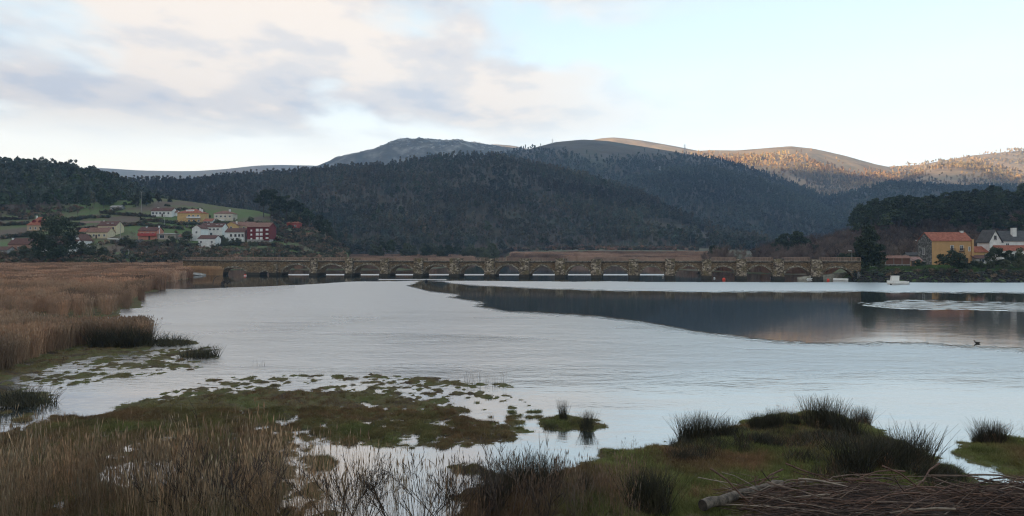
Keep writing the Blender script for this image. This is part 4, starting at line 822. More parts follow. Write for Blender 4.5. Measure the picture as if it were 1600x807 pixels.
vh('grey_outbuilding', 'grey outbuilding with brown roof between the garage and the white houses', 279, 377, 18, 7, 6, 4, wallm('greyish', (0.36, 0.33, 0.29)), TILE_BR, wins=W2((0.3, 0.7), 0.35, 0.9, 0.9))
vh('roadside_house', 'small white house with orange roof just right of the ochre house', 318, 352, 13, 6, 7, 4, M_white, TILE_RED, wins=W2((0.3, 0.7), 0.4, 0.9, 1.0))
# right bank
def rz_(px, D): return float(right_z(np.array(X_at(px, D)), np.array(float(D))))
def rh(name, label, px, D, wpx, hpx, *a, dz=0.0, **k):
    z = rz_(px + wpx / 2, D) + dz; pyb = HZ + (CH - z) / D * F; return house(name, label, px, pyb, D, wpx, hpx, *a, **k)
r, w, h, m = rh('yellow_house', 'two storey yellow house with red tiled roof on the right bank', 1456, 240, 63, 37, 8.4, 13, YELL, TILE_RED, gable=GREYST, wins=[(0.50, 0.60, 0.85, 1.5), (0.735, 0.60, 0.85, 1.5), (0.93, 0.58, 0.5, 1.2)], lwins=[(0.55, 0.42, 1.0, 2.0)], chim=[(0.93, 0.5, 0.5, 0.8)], door=0.86, balc=(0, 1), over=0.2)
q = MB(); q.box(w - 0.25, w + 0.35, -0.35, 0.35, -1, h + 0.45); q.build('corner_pillar', YELL, r)
# granary: boarded bays on a stone base
D = 232; root = empty('granary', (X_at(1384, D), D, rz_(1400, D))); tag(root, 'long wooden granary on a stone base left of the yellow house', 'granary'); m = D / F
Wd = 38 * m
q = MB(); q.box(0, Wd, 0, 3, -1, 0.75); q.build('stone_base', GREYST, root); q = MB(); q.box(-0.2, Wd + 0.2, -0.2, 3.2, 0.752, 0.95); q.build('slab', M_conc, root)
M_boards = pmat('boards_brown', (0.12, 0.055, 0.035), (0.18, 0.085, 0.055), 1.5, stretch=(8, 1, 0.6))
for k in range(3):
    q = MB(); q.box(Wd * k / 3 + 0.12, Wd * (k + 1) / 3 - 0.02, 0.08, 2.9, 0.953, 2.75); q.build('board_panel', M_boards, root)
for k in range(4): q = MB(); q.box(Wd * k / 3 - 0.05, Wd * k / 3 + 0.09, -0.02, 0.2, 0.953, 2.78); q.build('post', M_conc, root)
q = MB(); q.prism([(0, 0), (1, 0), (1, 1), (0, 1)], 0, 0.001) if False else None
q.v += [(-0.35, -0.4, 2.75), (Wd + 0.3, -0.4, 2.75), (Wd + 0.3, 1.5, 3.6), (-0.35, 1.5, 3.6), (Wd + 0.3, 3.4, 2.75), (-0.35, 3.4, 2.75)]; q.f += [(0, 1, 2, 3), (3, 2, 4, 5), (0, 3, 5), (1, 4, 2), (0, 5, 4, 1)]; q.m += [0] * 5
q.build('roof', TILE_BR, root)
rh('garden_shed', 'small orange shed with pale tiled roof beside the granary', 1421, 236, 19, 9, 4, 5, wallm('orange', (0.46, 0.24, 0.10)), tile_mat('pale', (0.22, 0.13, 0.11), (0.34, 0.22, 0.19)), wins=[(0.7, 0.35, 0.7, 0.9)], door=0.3, cat='shed')
rh('dark_shed', 'dark roofed shed just left of the yellow house gable', 1420, 250, 18, 15, 4, 4, M_conc, SLATE, cat='shed', wins=[(0.5, 0.4, 0.8, 0.8)])
rh('red_roofed_annexe', 'low annexe with red roof between the yellow and white houses', 1521, 246, 24, 18, 7, 8, OCHRE, TILE_RED, wins=[(0.85, 0.55, 0.8, 1.0)], door=0.5)
rh('lean_to', 'dark open lean to beside the yellow house', 1524, 238, 20, 9, 5, 4, M_conc, TILE_DK, cat='lean-to', wins=[(0.5, 0.3, 1.6, 1.0)])
r, w, h, m = rh('white_villa', 'white house with grey slate roof and tall chimney at the right edge', 1562, 246, 80, 33, 9, 15, M_white, SLATE, wins=[(0.15, 0.72, 0.9, 1.0), (0.5, 0.72, 0.9, 1.0)], gable=M_white, chim=[(0.36, 0.25, 0.9, 1.2)])
q = MB(); gw = 3.6; q.prism([(-gw, -2), (0.2, -2), (0.2, h - 0.3), (-gw / 2, h + 3.2), (-gw, h - 0.3)], -0.6, 6); q.build('gable_wing', M_white, r)
q = MB()
for xa, xb in ((-gw - 0.4, -gw / 2), (0.6, -gw / 2)): q.quad((xa, -1.0, h - 0.7), (xa, 6.3, h - 0.7), (xb, 6.3, h + 3.35), (xb, -1.0, h + 3.35)); q.quad((xa, -1.0, h - 0.5), (xb, -1.0, h + 3.55), (xb, 6.3, h + 3.55), (xa, 6.3, h - 0.5)); q.quad((xa, -1.0, h - 0.7), (xb, -1.0, h + 3.35), (xb, -1.0, h + 3.55), (xa, -1.0, h - 0.5))
q.build('gable_roof', SLATE, r)
window(r, -gw / 2, h + 0.4, 0.6, 1.1, -0.6, M_dkframe); window(r, -gw / 2, h * 0.45, 0.9, 1.2, -0.6, M_dkframe)
q = MB(); q.box(-2.3, w, -4.0, -0.02 - 0.62, -2, h * 0.52); q.build('porch_wall', M_white, r)
q = MB(); q.v += [(-2.6, -4.4, h * 0.52), (w, -4.4, h * 0.52), (w, -0.63, h * 0.78), (-2.6, -0.63, h * 0.78), (-2.6, -0.63, h * 0.5), (w, -0.63, h * 0.5)]; q.f += [(0, 1, 2, 3), (0, 3, 4), (1, 5, 2), (0, 4, 5, 1)]; q.m += [0] * 4; q.build('porch_roof', TILE_RED, r)
for x in (1.4, 5.2, 9.0): window(r, x, h * 0.18, 0.9, 1.2, -4.0, M_dkframe)
# ------------------------------------------------------------------ trees and shrubs that can be told apart
M_leaf_dark = pmat('leaf_evergreen', (0.020, 0.032, 0.013), (0.046, 0.060, 0.025), 0.8, jitter=0.15, rough=0.6)
M_leaf_ind = pmat('leaf_pine_near', (0.022, 0.034, 0.015), (0.046, 0.060, 0.026), 0.6, jitter=0.3, rough=0.75)
M_leaf_mid = pmat('leaf_broad', (0.045, 0.055, 0.025), (0.085, 0.090, 0.045), 0.6, jitter=0.25, rough=0.7)
M_twig_ind = pmat('twig_bare', (0.11, 0.080, 0.062), (0.20, 0.145, 0.115), 0.5, jitter=0.25)
M_trunk = pmat('trunk_bark', (0.045, 0.038, 0.03), (0.10, 0.085, 0.07), 4.0, bump=0.02)
def tree_meshes(kind, seed, n, size, h, spread, leaf):
    """(trunk mesh, crown mesh) of one tree, base at the origin"""
    r = np.random.default_rng(seed); segs = []; C = []
    if kind == 'round':       # broad dense crown almost to the ground
        segs.append(((0, 0, -0.6), (0.1, 0, h * .45), h * .022, h * .016))
        for k in range(26):
            a = r.uniform(0, 6.28); z = h * r.uniform(0.22, 0.93); q = spread * math.sqrt(max(0.05, 1 - ((z / h - 0.48) / 0.5) ** 2)) * r.uniform(0.35, 0.9); c = (math.cos(a) * q, math.sin(a) * q, z)
            segs.append(((0, 0, min(z, h * .45) * 0.9), c, h * .008, h * .002)); C.append(shell_pts(n // 26, r, c, (spread * .34 * r.uniform(.7, 1.2), spread * .34, h * .12), 0.35))
    elif kind == 'cone':
        segs.append(((0, 0, -0.6), (0, 0, h * .97), h * .02, h * .003))
        for k in range(60):
            t = r.random() ** 0.8; z = h * (0.05 + 0.93 * t); q = spread * (1 - t) ** 0.62 * r.uniform(0.25, 0.95) + 0.15; a = r.uniform(0, 6.28); c = (math.cos(a) * q, math.sin(a) * q, z)
            segs.append(((0, 0, z), c, h * .006, h * .002)); C.append(shell_pts(n // 60, r, c, (spread * .3, spread * .3, h * .075), 0.2))
    elif kind == 'pine':
        lx, ly = r.normal(size=2) * h * 0.045; segs += [((0, 0, -0.6), (lx * .6, ly * .6, h * .55), h * .018, h * .012), ((lx * .6, ly * .6, h * .55), (lx, ly, h * .95), h * .012, h * .004)]
        for k in range(16):
            z = h * r.uniform(0.45, 0.96); a = r.uniform(0, 6.28); q = (spread * (1.12 - z / h) * 1.7 * r.uniform(0.4, 1.0)) + 0.3; c = (lx + math.cos(a) * q, ly + math.sin(a) * q, z + 0.2)
            segs.append(((lx * .8, ly * .8, z - 0.07 * h), c, h * .006, h * .002)); C.append(shell_pts(n // 16, r, c, (spread * .34, spread * .34, h * .05), 0.15))
    V1, F1 = tube_np(segs, 5); C = np.concatenate(C); V2, F2 = leaf_cards(C, size, r, 0.15, 1.5)
    return np_mesh('trunk', V1, F1, M_trunk), np_mesh('crown', V2, F2, leaf)
def bare_meshes(seed, h, depth=4, kids=(3, 5), spread=0.55, rmin=0.022, mat=None):
    r = np.random.default_rng(seed); segs = []
    branch_segs(r, (0, 0, -0.4), (0, 0, 1), h * 0.40, h * 0.016, depth, segs, spread, 0.32, kids, 0.72, 3, 0.13)
    big = [s for s in segs if s[2] > h * 0.0055]; fine = [(a, b, max(q, rmin), max(p, rmin * 0.7)) for a, b, q, p in segs if q <= h * 0.0055]
    V1, F1 = tube_np(big, 5); V2, F2 = tube_np(fine, 3); return np_mesh('trunk', V1, F1, M_trunk), np_mesh('crown', V2, F2, mat or M_twig_ind)
def plant(name, label, cat, pair, loc, sc=1.0, rz=0.0, group=None, sz=None):
    o = empty(name, loc, rz); o.scale = (sc, sc, sz or sc); tag(o, label, cat, group)
    link('trunk', pair[0], o); link('crown', pair[1], o); return o
ORD = ['leftmost', 'second', 'third', 'fourth', 'fifth', 'sixth', 'seventh', 'eighth', 'ninth', 'tenth', 'eleventh', 'twelfth', 'thirteenth', 'fourteenth', 'fifteenth', 'sixteenth', 'seventeenth', 'eighteenth', 'nineteenth', 'twentieth']
def ordl(k): return ORD[0] + ' of' if k == 0 else ORD[k] + ' from the left of'
def vloc(px, py, D=None): D = D or hit(px, py); return (X_at(px, D), D, float(village_z(np.array(X_at(px, D)), np.array(D))) - 0.1)
def rloc(px, D): return (X_at(px, D), D, rz_(px, D) - 0.1)
def floc(px, D): return (X_at(px, D), D, float(flood_z(np.array(X_at(px, D)), np.array(float(D)))) - 0.1)

big_r = tree_meshes('round', 1, 5200, 0.52, 16.5, 7.6, M_leaf_dark)
plant('evergreen_tree', 'huge dark round evergreen tree in front of the white farmhouse', 'tree', big_r, vloc(86, 398, 326), 1.2, 0.4)
cone = tree_meshes('cone', 2, 7600, 0.46, 12.2, 4.9, M_leaf_dark)
plant('evergreen_tree', 'tall dark evergreen tree at the right end of the bridge', 'tree', cone, rloc(1357, 214), 1.0, 1.0)
bsh = [tree_meshes('round', 5 + k, 2600, 0.32, 5.2, 3.6, M_leaf_dark) for k in range(3)]; bsh2 = [tree_meshes('round', 8 + k, 1600, 0.40, 7.0, 3.3, M_leaf_mid) for k in range(3)]
plant('evergreen_shrub', 'large rounded dark shrub in front of the yellow house', 'shrub', bsh[0], rloc(1486, 208), 1.0, 0)
plant('evergreen_shrub', 'narrower dark shrub touching the right side of the large rounded shrub', 'shrub', bsh[1], rloc(1510, 206), 0.72, 0.5)
plant('evergreen_shrub', 'clipped dark shrub below the gable of the white house', 'shrub', bsh[2], rloc(1554, 214), 0.72, 2, sz=1.1)
plant('evergreen_shrub', 'dark rounded shrub before the windows of the white house', 'shrub', bsh[0], rloc(1578, 212), 0.72, 3, sz=0.95)
plant('evergreen_shrub', 'small dark shrub beside the orange shed', 'shrub', bsh[1], rloc(1437, 225), 0.45, 1)
plant('evergreen_shrub', 'brownish shrub at the right edge of the right bank garden', 'shrub', bsh2[1], rloc(1599, 216), 0.85, 1)
plant('evergreen_shrub', 'dark bushy shrub at the foot of the lamp post', 'shrub', bsh[2], rloc(1322, 246), 0.9, 1)
for k, (px, D, s, lab) in enumerate([(1532, 205, .35, 'low green bush on the bank below the lean to'), (1548, 204, .40, 'low bush on the bank just right of the lean to'), (1570, 204, .42, 'leafy bush on the bank below the rounded white house shrub'), (1592, 205, .45, 'sprawling bush on the bank at the right edge'), (1376, 212, .4, 'low bush right of the tall evergreen by the ruin')]):
    plant('bank_bush', lab, 'bush', bsh2[k % 3], rloc(px, D), s, k)
# village trees
for k, (px, py, s, lab) in enumerate([(128, 402, 1.0, 'grey green willow like tree right of the white barn'), (143, 403, 1.05, 'broad grey green tree in the middle of the waterside thicket'), (160, 404, .75, 'smaller grey green tree at the right of the waterside thicket'), (100, 402, .6, 'dark bush below the white farmhouse'), (113, 404, .55, 'dark bush below the white barn'), (38, 402, .75, 'dark tree below the brown bungalow'), (20, 404, .5, 'low bush at the far left water edge'), (58, 405, .5, 'grey bush under the huge evergreen'), (78, 404, .5, 'pale bush beside the trunk of the huge evergreen'), (243, 391, .75, 'dark leafy tree below the pink house garage'), (346, 381, .7, 'leafy tree between the white cottage and the square house'), (372, 386, .6, 'bush in the garden below the square white house'), (398, 388, .5, 'hedge bush below the red apartment block'), (336, 382, .45, 'small bush beside the white cottage')]):
    plant('garden_tree', lab, 'tree', bsh2[k % 3], vloc(px, py), s, k * 1.3)
BARE = [bare_meshes(100 + k, 8.0, 4) for k in range(4)]
SHORE = sorted([(178, 404, .8), (192, 402, .9), (210, 404, .8), (226, 403, 1.0), (240, 404, 1.1), (252, 405, 1.1), (262, 406, 1.0), (272, 403, .9), (283, 398, .8), (297, 399, .7), (312, 400, .6), (330, 398, .5), (8, 405, .6), (48, 406, .6), (66, 406, .6), (92, 406, .5), (362, 398, .45), (386, 398, .45)])
SLOPE = sorted([(420, 398, .6), (430, 390, .55), (440, 396, .7), (448, 386, .6), (455, 395, .7), (462, 380, .6), (468, 395, .8), (474, 388, .7), (480, 395, .8), (488, 392, .8), (494, 396, .8), (503, 396, .8)])
UPPER = sorted([(120, 340, 1.0), (40, 335, 1.1), (10, 336, 1.1), (75, 334, 1.1), (95, 333, 1.0), (140, 334, .8), (25, 333, 1.2), (58, 334, 1.1), (108, 335, 1.0), (0, 345, .8), (84, 342, .9)])
GARD = sorted([(30, 376, .7), (44, 372, .6), (128, 378, .7), (196, 384, .8), (206, 372, .6), (226, 352, .5), (284, 362, .6), (292, 378, .8), (284, 388, .8), (268, 384, .7), (340, 352, .6), (366, 352, .7), (392, 350, .7), (204, 392, .8), (182, 390, .7), (330, 392, .6), (352, 388, .6)])
for nm, lst, lab, grp in (('bare_tree', SHORE, 'the leafless trees along the village shore', 'bare trees along the village shore'), ('bare_tree', SLOPE, 'the leafless trees on the brown slope above the bridge end', 'bare trees on the slope'), ('bare_tree', UPPER, 'the leafless trees at the foot of the left hill wood', 'bare trees below the left wood'), ('garden_tree', GARD, 'the small trees standing between the village houses', 'trees between the houses')):
    for k, (px, py, sc_) in enumerate(lst):
        plant(nm, (ordl(k) + ' ' + lab), 'tree', BARE[k % 4] if (nm == 'bare_tree' or k % 3 == 0) else bsh2[k % 3], vloc(px, py), sc_, k * 1.7, grp)
PNE = [tree_meshes('pine', 120 + k, 1500, 0.62, 14.0, 4.2, M_leaf_ind) for k in range(4)]
BRD = [tree_meshes('round', 130 + k, 1500, 0.7, 12.0, 4.2, M_leaf_mid) for k in range(3)]
# dark wood at the far bank, between village and river gap
rg = np.random.default_rng(77)
def band(n, f): 
    return [f(rg) for _ in range(n)]
for k in range(70):
    px = rg.uniform(425, 775); D = rg.uniform(470, 640); yy = (px - 425) / 350
    if px < 530: D = max(D, np.interp(px, [425, 480, 530], [500, 470, 455]))
    pair = PNE[k % 4] if rg.random() < 0.35 else BRD[k % 3]; x = X_at(px, D); z = max(float(flood_z(np.array(x), np.array(D))), float(village_z(np.array(x), np.array(D))) if px < 540 else 0)
    plant('wood_edge_tree', 'dark tree in the wood along the far bank behind the bridge', 'tree', pair, (x, D, z - 0.2), rg.uniform(0.6, 1.0), rg.uniform(0, 6), 'dark trees on the far bank left of the river gap')
for k, (px, py, s) in enumerate([(412, 340, 1.3), (425, 342, 1.35), (436, 348, 1.2), (447, 345, 1.2), (458, 350, 1.1), (470, 356, 1.1), (484, 360, 1.0), (500, 372, 1.0), (512, 382, 1.0), (430, 352, .9), (475, 366, .8)][:9]):
    plant('pine_tree', ordl(k) + ' the dark pines beside the small red house', 'tree', PNE[k % 4], vloc(px, py), s, k, 'pines at the village edge')
plant('bushy_tree', 'isolated dark bushy tree at the river gap above the bridge', 'tree', BRD[1], floc(760, 430), 0.62, 0, sz=0.72)
# pines on the hill behind the right bank
P = np.concatenate([sample(H_g, 120, 1.05, 0.5, rg), sample(H_g, 60, 0.6, 0.2, rg)]); px, py = topix(P); kk = (P[:, 2] > 14) | (px > 1500); P = P[kk]; px = px[kk]; P = P[(px > 1318) & (px < 1640)]
P = P[np.argsort(-P[:, 1])]
for k, p in enumerate(P):
    plant('pine_tree', 'dark pine in the dense wood on the hill behind the yellow house', 'tree', PNE[k % 4], (p[0], p[1], p[2] - 0.3), rg.uniform(0.72, 1.1), rg.uniform(0, 6), 'pines on the right bank hill')
for k, (px, D, s) in enumerate([(1115, 400, .7), (1122, 390, .6), (1216, 405, 1.1), (1228, 395, 1.15), (1240, 400, 1.2), (1250, 395, 1.15), (1262, 400, 1.0), (1274, 370, .7)]):
    plant('pine_tree', ordl(k) + ' the dark pines rising above the bare trees behind the bridge', 'tree', PNE[k % 4], floc(px, D), s, k * 1.1, 'pines above the bare trees')
for k in range(120):
    px = rg.uniform(1095, 1345) if k < 84 else rg.uniform(1345, 1600); D = rg.uniform(275, 380) if px < 1330 else rg.uniform(262, 330)
    x = X_at(px, D); z = max(float(flood_z(np.array(x), np.array(D))), float(right_z(np.array(x), np.array(D))) if px > 1290 and D < 330 else -9)
    plant('bare_tree', 'leafless brown tree in the thicket behind the right end of the bridge', 'tree', BARE[k % 4], (x, D, z - 0.2), rg.uniform(0.9, 1.45), rg.uniform(0, 6), 'bare trees behind the right bank')
# scrub on the far bank (uncountable)
n = 1100; px = RNG.uniform(770, 1330, n); D = np.where(px < 1090, RNG.uniform(640, 720, n), RNG.uniform(270, 420, n)); X = X_at(px, D); Z = flood_z(X, D)
scatter('scrub', np.stack([X, D, Z], 1)[Z > 0.2], RNG.uniform(0.7, 1.6, n)[Z > 0.2], RNG.uniform(0, 6, n)[Z > 0.2], RNG.integers(0, 5, n)[Z > 0.2], tint_noise(np.stack([X, D, Z], 1)[Z > 0.2], np.array([1.2, 0.95, 0.8]), 0.3, 20, 6), BUS, 'brown and green scrub along the far river bank')
n = 4200; px = RNG.uniform(-60, 540, n); D = RNG.uniform(322, 520, n); X = X_at(px, D); Z = village_z(X, D); hed = (fbm(X / 30, D / 22, 121, 2) > 0.26) | ((D < 365) & (RNG.random(n) < 0.75)) | ((px > 425) & (px > 560 - (D - 320))); P = np.stack([X, D, Z], 1)[hed]
scatter('hedge_scrub', P, RNG.uniform(0.5, 1.2, len(P)), RNG.uniform(0, 6, len(P)), RNG.integers(0, 5, len(P)), tint_noise(P, np.array([1.1, 1.0, 0.85]), 0.3, 20, 6), BUS, 'mixed hedges and scrub between the village fields')
HP = []
for line in ([(0, 353), (60, 351), (130, 353)], [(120, 361), (215, 352), (285, 359)], [(185, 384), (250, 383), (296, 386)], [(0, 374), (46, 369)], [(280, 352), (335, 351), (430, 352)], [(0, 344), (40, 343)], [(120, 342), (170, 340)], [(225, 345), (275, 350)], [(340, 384), (420, 384), (470, 392)], [(420, 362), (450, 372), (500, 388)], [(160, 334), (240, 340)], [(88, 345), (125, 344)]):
    for (a0, b0), (a1, b1) in zip(line[:-1], line[1:]):
        for t_ in np.linspace(0, 1, max(6, int(abs(a1 - a0) * 0.8))): HP.append(vloc(a0 + (a1 - a0) * t_ + RNG.normal() * 1.0, b0 + (b1 - b0) * t_ + RNG.normal() * 0.5))
HP = np.array(HP); m = len(HP)
scatter('hedges', HP, RNG.uniform(0.5, 1.15, m), RNG.uniform(0, 6, m), RNG.integers(0, 5, m), tint_noise(HP, np.array([0.8, 0.78, 0.65]), 0.35, 20, 16), BUS, 'dark hedgerows dividing the plots of the village')
n = 2600; P = sample(H_g, n, 0.6, 0.0); 
scatter('scrub', P, RNG.uniform(0.8, 2.0, n), RNG.uniform(0, 6, n), RNG.integers(3, 5, n), tint_noise(P, np.array([0.85, 0.8, 0.7]), 0.3, 20, 6), BUS, 'brown undergrowth below the pines on the right hill')
P = sample(H_g, 1500, 0.62, 0.0); P = P[topix(P)[0] > 1190]
wood('wood', P, RNG.integers(12, 16, len(P)), RNG.uniform(0.7, 1.25, len(P)), tint_noise(P, np.array([0.75, 0.72, 0.72]), 0.3, 40, 37), 'leafless grey brown trees on the lower slope behind the right bank')
P = sample(H_g, 900, 1.1, 0.45); P = P[(topix(P)[0] > 1330)]
wood('wood', P, RNG.integers(8, 12, len(P)), RNG.uniform(0.6, 0.95, len(P)), tint_noise(P, np.array([0.75, 0.8, 0.78]), 0.3, 40, 36), 'deeper rows of the pine wood on the right hill')

# ------------------------------------------------------------------ reeds, rushes, grass
M_reed = pmat('reed_straw', (0.29, 0.185, 0.118), (0.46, 0.31, 0.205), 0.9, tint=True, rough=0.8)
M_reed_near = pmat('reed_near', (0.21, 0.135, 0.085), (0.40, 0.275, 0.18), 1.5, tint=True, rough=0.8)
M_rush = pmat('rush_dark', (0.022, 0.022, 0.013), (0.060, 0.053, 0.028), 2.0, jitter=0.2, rough=0.7)
M_grass = pmat('marsh_grass', (0.105, 0.102, 0.038), (0.19, 0.17, 0.07), 2.0, tint=True, rough=0.85)
def blades(n, rng, rad, h0, h1, w, lean=0.12, bend=0.1, plume=False, segs=2):
    """bunch of narrow tapering strips"""
    V = []; Fq = []
    for i in range(n):
        a = rng.uniform(0, 6.283); q = rad * math.sqrt(rng.random()); b = np.array([math.cos(a) * q, math.sin(a) * q, -0.05]); h = rng.uniform(h0, h1)
        d = np.array([rng.normal() * lean, rng.normal() * lean, 1.0]); bd = np.array([rng.normal(), rng.normal(), 0]) * bend * h; th = rng.uniform(0, 3.14); s = np.array([math.cos(th), math.sin(th), 0]) * w * 0.5
        base = len(V)
        for k in range(segs + 1):
            t = k / segs; p = b + d * h * t + bd * t * t; ww = (1 - 0.75 * t) if not plume else (1 - 0.5 * t); V += [p - s * ww, p + s * ww]
        for k in range(segs): A = base + 2 * k; Fq.append((A, A + 1, A + 3, A + 2))
        if plume:
            p = b + d * h + bd; u = s / (w * 0.5); base = len(V); V += [p - u * w * 0.7 - d * 0.02, p + u * w * 1.6 + d * 0.10, p + d * 0.28 + bd * 0.1, p - u * w * 1.4 + d * 0.12]; Fq.append((base, base + 1, base + 2, base + 3))
            for j in range(2):
                t = rng.uniform(0.35, 0.85); p = b + d * h * t + bd * t * t; dd = np.array([rng.normal(), rng.normal(), 0.6]); dd /= np.linalg.norm(dd); L = rng.uniform(0.2, 0.4); base = len(V)
                V += [p - s * 0.4, p + s * 0.4, p + dd * L + s * 0.15, p + dd * L - s * 0.15]; Fq.append((base, base + 1, base + 2, base + 3))
    return np.array(V), np.array(Fq)
def blade_mesh(name, mat, *a, **k): V, Fq = blades(*a, **k); return np_mesh(name, V, Fq, mat)
R0 = np.random.default_rng(9)
REED = [blade_mesh('reed_clump', M_reed, 46, R0, 0.65, 1.7, 2.5, 0.030, plume=True) for k in range(4)]
REED_FAR = [blade_mesh('reed_clump_far', M_reed, 60, R0, 1.5, 1.7, 2.5, 0.09, plume=True) for k in range(3)]
def inside(poly, n, rng=RNG, dens=None):
    P = np.array(poly); lo = P.min(0); hi = P.max(0); X = rng.uniform(lo[0], hi[0], n); Y = rng.uniform(lo[1], hi[1], n); m = in_poly(X, Y, poly); return X[m], Y[m]
def reed_field(name, label, X, Y, zf, protos, s0, s1, base, seed=7, stw=7.0):
    Z = zf(X, Y); P = np.stack([X, Y, np.maximum(Z, -0.1)], 1); n = len(P)
    t = tint_noise(P, np.array(base), 0.14, stw, seed, 0.10); hs = 1 + 0.12 * fbm(X / 9, Y / 9, seed + 3, 3)
    return scatter(name, P, RNG.uniform(s0, s1, n) * hs, RNG.uniform(0, 6.28, n), RNG.integers(0, len(protos), n), t, protos, label, RNG.normal(0, 0.04, n))
X, Y = inside(W_['A'], 60000); k = (np.abs(X) < 0.72 * Y + 8) & (Y < 340); X, Y = X[k], Y[k]; pr = np.clip(110 / Y, 0.16, 1); k = RNG.random(len(X)) < pr; X, Y = X[k], Y[k]; X, Y = X[:26000], Y[:26000]
near = Y < 150
reed_field('reed_bed', 'wide tan reed bed along the left shore', X[near], Y[near], marsh_z, REED, 0.72, 0.92, (0.86, 0.79, 0.76))
reed_field('reed_bed', 'far part of the tan reed bed below the village', X[~near], Y[~near], marsh_z, REED_FAR, 0.80, 1.0, (0.86, 0.75, 0.72))
X, Y = inside(W_['B'], 9000); k = (np.abs(X) < 0.72 * Y + 4); X, Y = X[k], Y[k]
reed_field('reed_bed', 'nearer strip of greyish reeds on the left shore', X, Y, marsh_z, REED, 0.55, 0.85, (0.78, 0.76, 0.74), 8)
n = 26000; px = RNG.uniform(285, 1105, n); D = RNG.uniform(296, 640, n); X = X_at(px, D); s = sdist(X, D, FLOOD); k = (s > 2.0) & (RNG.random(n) < np.clip(D / 640, .45, 1))
k &= ~((px > 785) & (D > 545)); k &= (px < 756) | (px > 774)
vk = np.where(px < 548, village_z(X, D) < 2.6, True); k &= vk
reed_field('reed_bed', 'pinkish brown reed plain seen over the bridge railing', X[k], D[k], flood_z, REED_FAR, 0.9, 1.2, (0.74, 0.70, 0.74), 9, 25)
n = 500; px = RNG.uniform(286, 346, n); D = RNG.uniform(238, 246, n); D = 246 - (px - 286) / 60 * 3 - RNG.uniform(0, 4.5, n); X = X_at(px, D); 
reed_field('reed_bed', 'dry reeds at the left foot of the bridge', X, D, lambda a, b: 0 * a, REED, 0.8, 1.1, (1.15, 1.05, 0.85), 10)
# low marsh grass: short tufts (uncountable)
G0 = np.random.default_rng(19)
GRASS = [blade_mesh('grass_tuft', M_grass, 34, G0, 0.20, 0.05, 0.17, 0.012, lean=0.45, bend=0.35) for k in range(4)]
n = 150000; D = RNG.uniform(22.6, 66, n) ; D = np.where(RNG.random(n) < 0.6, RNG.uniform(22.6, 38, n), D); px = RNG.uniform(-40, 1640, n); X = X_at(px, D); Z = marsh_z(X, D)
k = (Z > -0.01) & (RNG.random(n) < np.clip(0.5 + 8 * Z, 0.25, 1)) & ~in_poly(X, D, W_['B']) & ~in_poly(X, D, W_['A'])
P = np.stack([X, D, Z], 1)[k][:52000]; t = np.ones((len(P), 3)); nn = fbm(P[:, 0] / 2.2, P[:, 1] / 2.6, 131, 4) + np.where(P[:, 0] > 0, 0.12, -0.05); gr = np.clip(0.5 + nn * 1.7, 0, 1)[:, None]
t = gr * np.array([0.85, 1.0, 0.75]) + (1 - gr) * np.array([1.1, 0.72, 0.85]); t *= np.where(P[:, :1] > 3, 1.3, 1.0) * RNG.uniform(0.65, 1.3, (len(P), 1)) * (1 + 0.4 * fbm(P[:, 0] / 0.8, P[:, 1] / 0.9, 135, 3))[:, None]
scatter('marsh_grass', P, RNG.uniform(0.55, 1.25, len(P)) * np.clip(0.5 + 5 * P[:, 2], 0.5, 1.1), RNG.uniform(0, 6.28, len(P)), RNG.integers(0, 4, len(P)), t, GRASS, 'short green and brown salt marsh grass')
# foreground reeds, thin dead stalks
REED_N = [blade_mesh('reed_near', M_reed_near, 9, G0, 0.45, 1.0, 1.9, 0.013, lean=0.10, bend=0.10, plume=True, segs=3) for k in range(5)] + [blade_mesh('reed_bent', M_reed_near, 5, G0, 0.5, 0.8, 1.5, 0.012, lean=0.6, bend=0.2, plume=False, segs=3) for k in range(3)]
n = 30000; px = RNG.uniform(-60, 760, n); D = RNG.uniform(21, 33, n); X = X_at(px, D); Z = marsh_z(X, D); py = HZ + (CH - Z) / D * F
dens = np.interp(px, [-60, 250, 480, 560, 760], [1, 0.95, 0.9, 0.45, 0.12]) * np.clip((py - np.interp(px, [-60, 200, 330, 420, 520, 760], [690, 705, 690, 690, 720, 770])) / 75, 0, 1) ** 1.3
dens *= np.clip(0.55 + 0.9 * fbm(X / 2.5, D / 2.5, 141, 3) + 0.2, 0.12, 1)
k = RNG.random(n) < dens * 0.085; k &= ~(in_poly(X, D, W_['P1']) & (RNG.random(n) < 0.55)); P = np.stack([X, D, np.maximum(Z, -0.12)], 1)[k]; m = len(P)
scatter('reeds', P, RNG.uniform(0.6, 1.1, m), RNG.uniform(0, 6.28, m), np.where(RNG.random(m) < 0.82, RNG.integers(0, 5, m), RNG.integers(5, 8, m)), tint_noise(P, np.array([0.90, 0.92, 0.86]), 0.45, 2.0, 143, 0.15), REED_N, 'sparse dead reed stalks in the left foreground', RNG.normal(0, 0.06, m))
n = 900; px = RNG.uniform(700, 1000, n); D = RNG.uniform(21.5, 25.5, n); X = X_at(px, D); Z = marsh_z(X, D); k = (Z > -0.05) & (RNG.random(n) < 0.35); P = np.stack([X, D, Z], 1)[k]; m = len(P)
scatter('reeds', P, RNG.uniform(0.35, 0.75, m), RNG.uniform(0, 6.28, m), RNG.integers(0, 8, m), tint_noise(P, np.array([0.6, 0.6, 0.62]), 0.35, 2.0, 145, 0.15), REED_N, 'few dead stalks along the middle of the foreground bank', RNG.normal(0, 0.1, m))
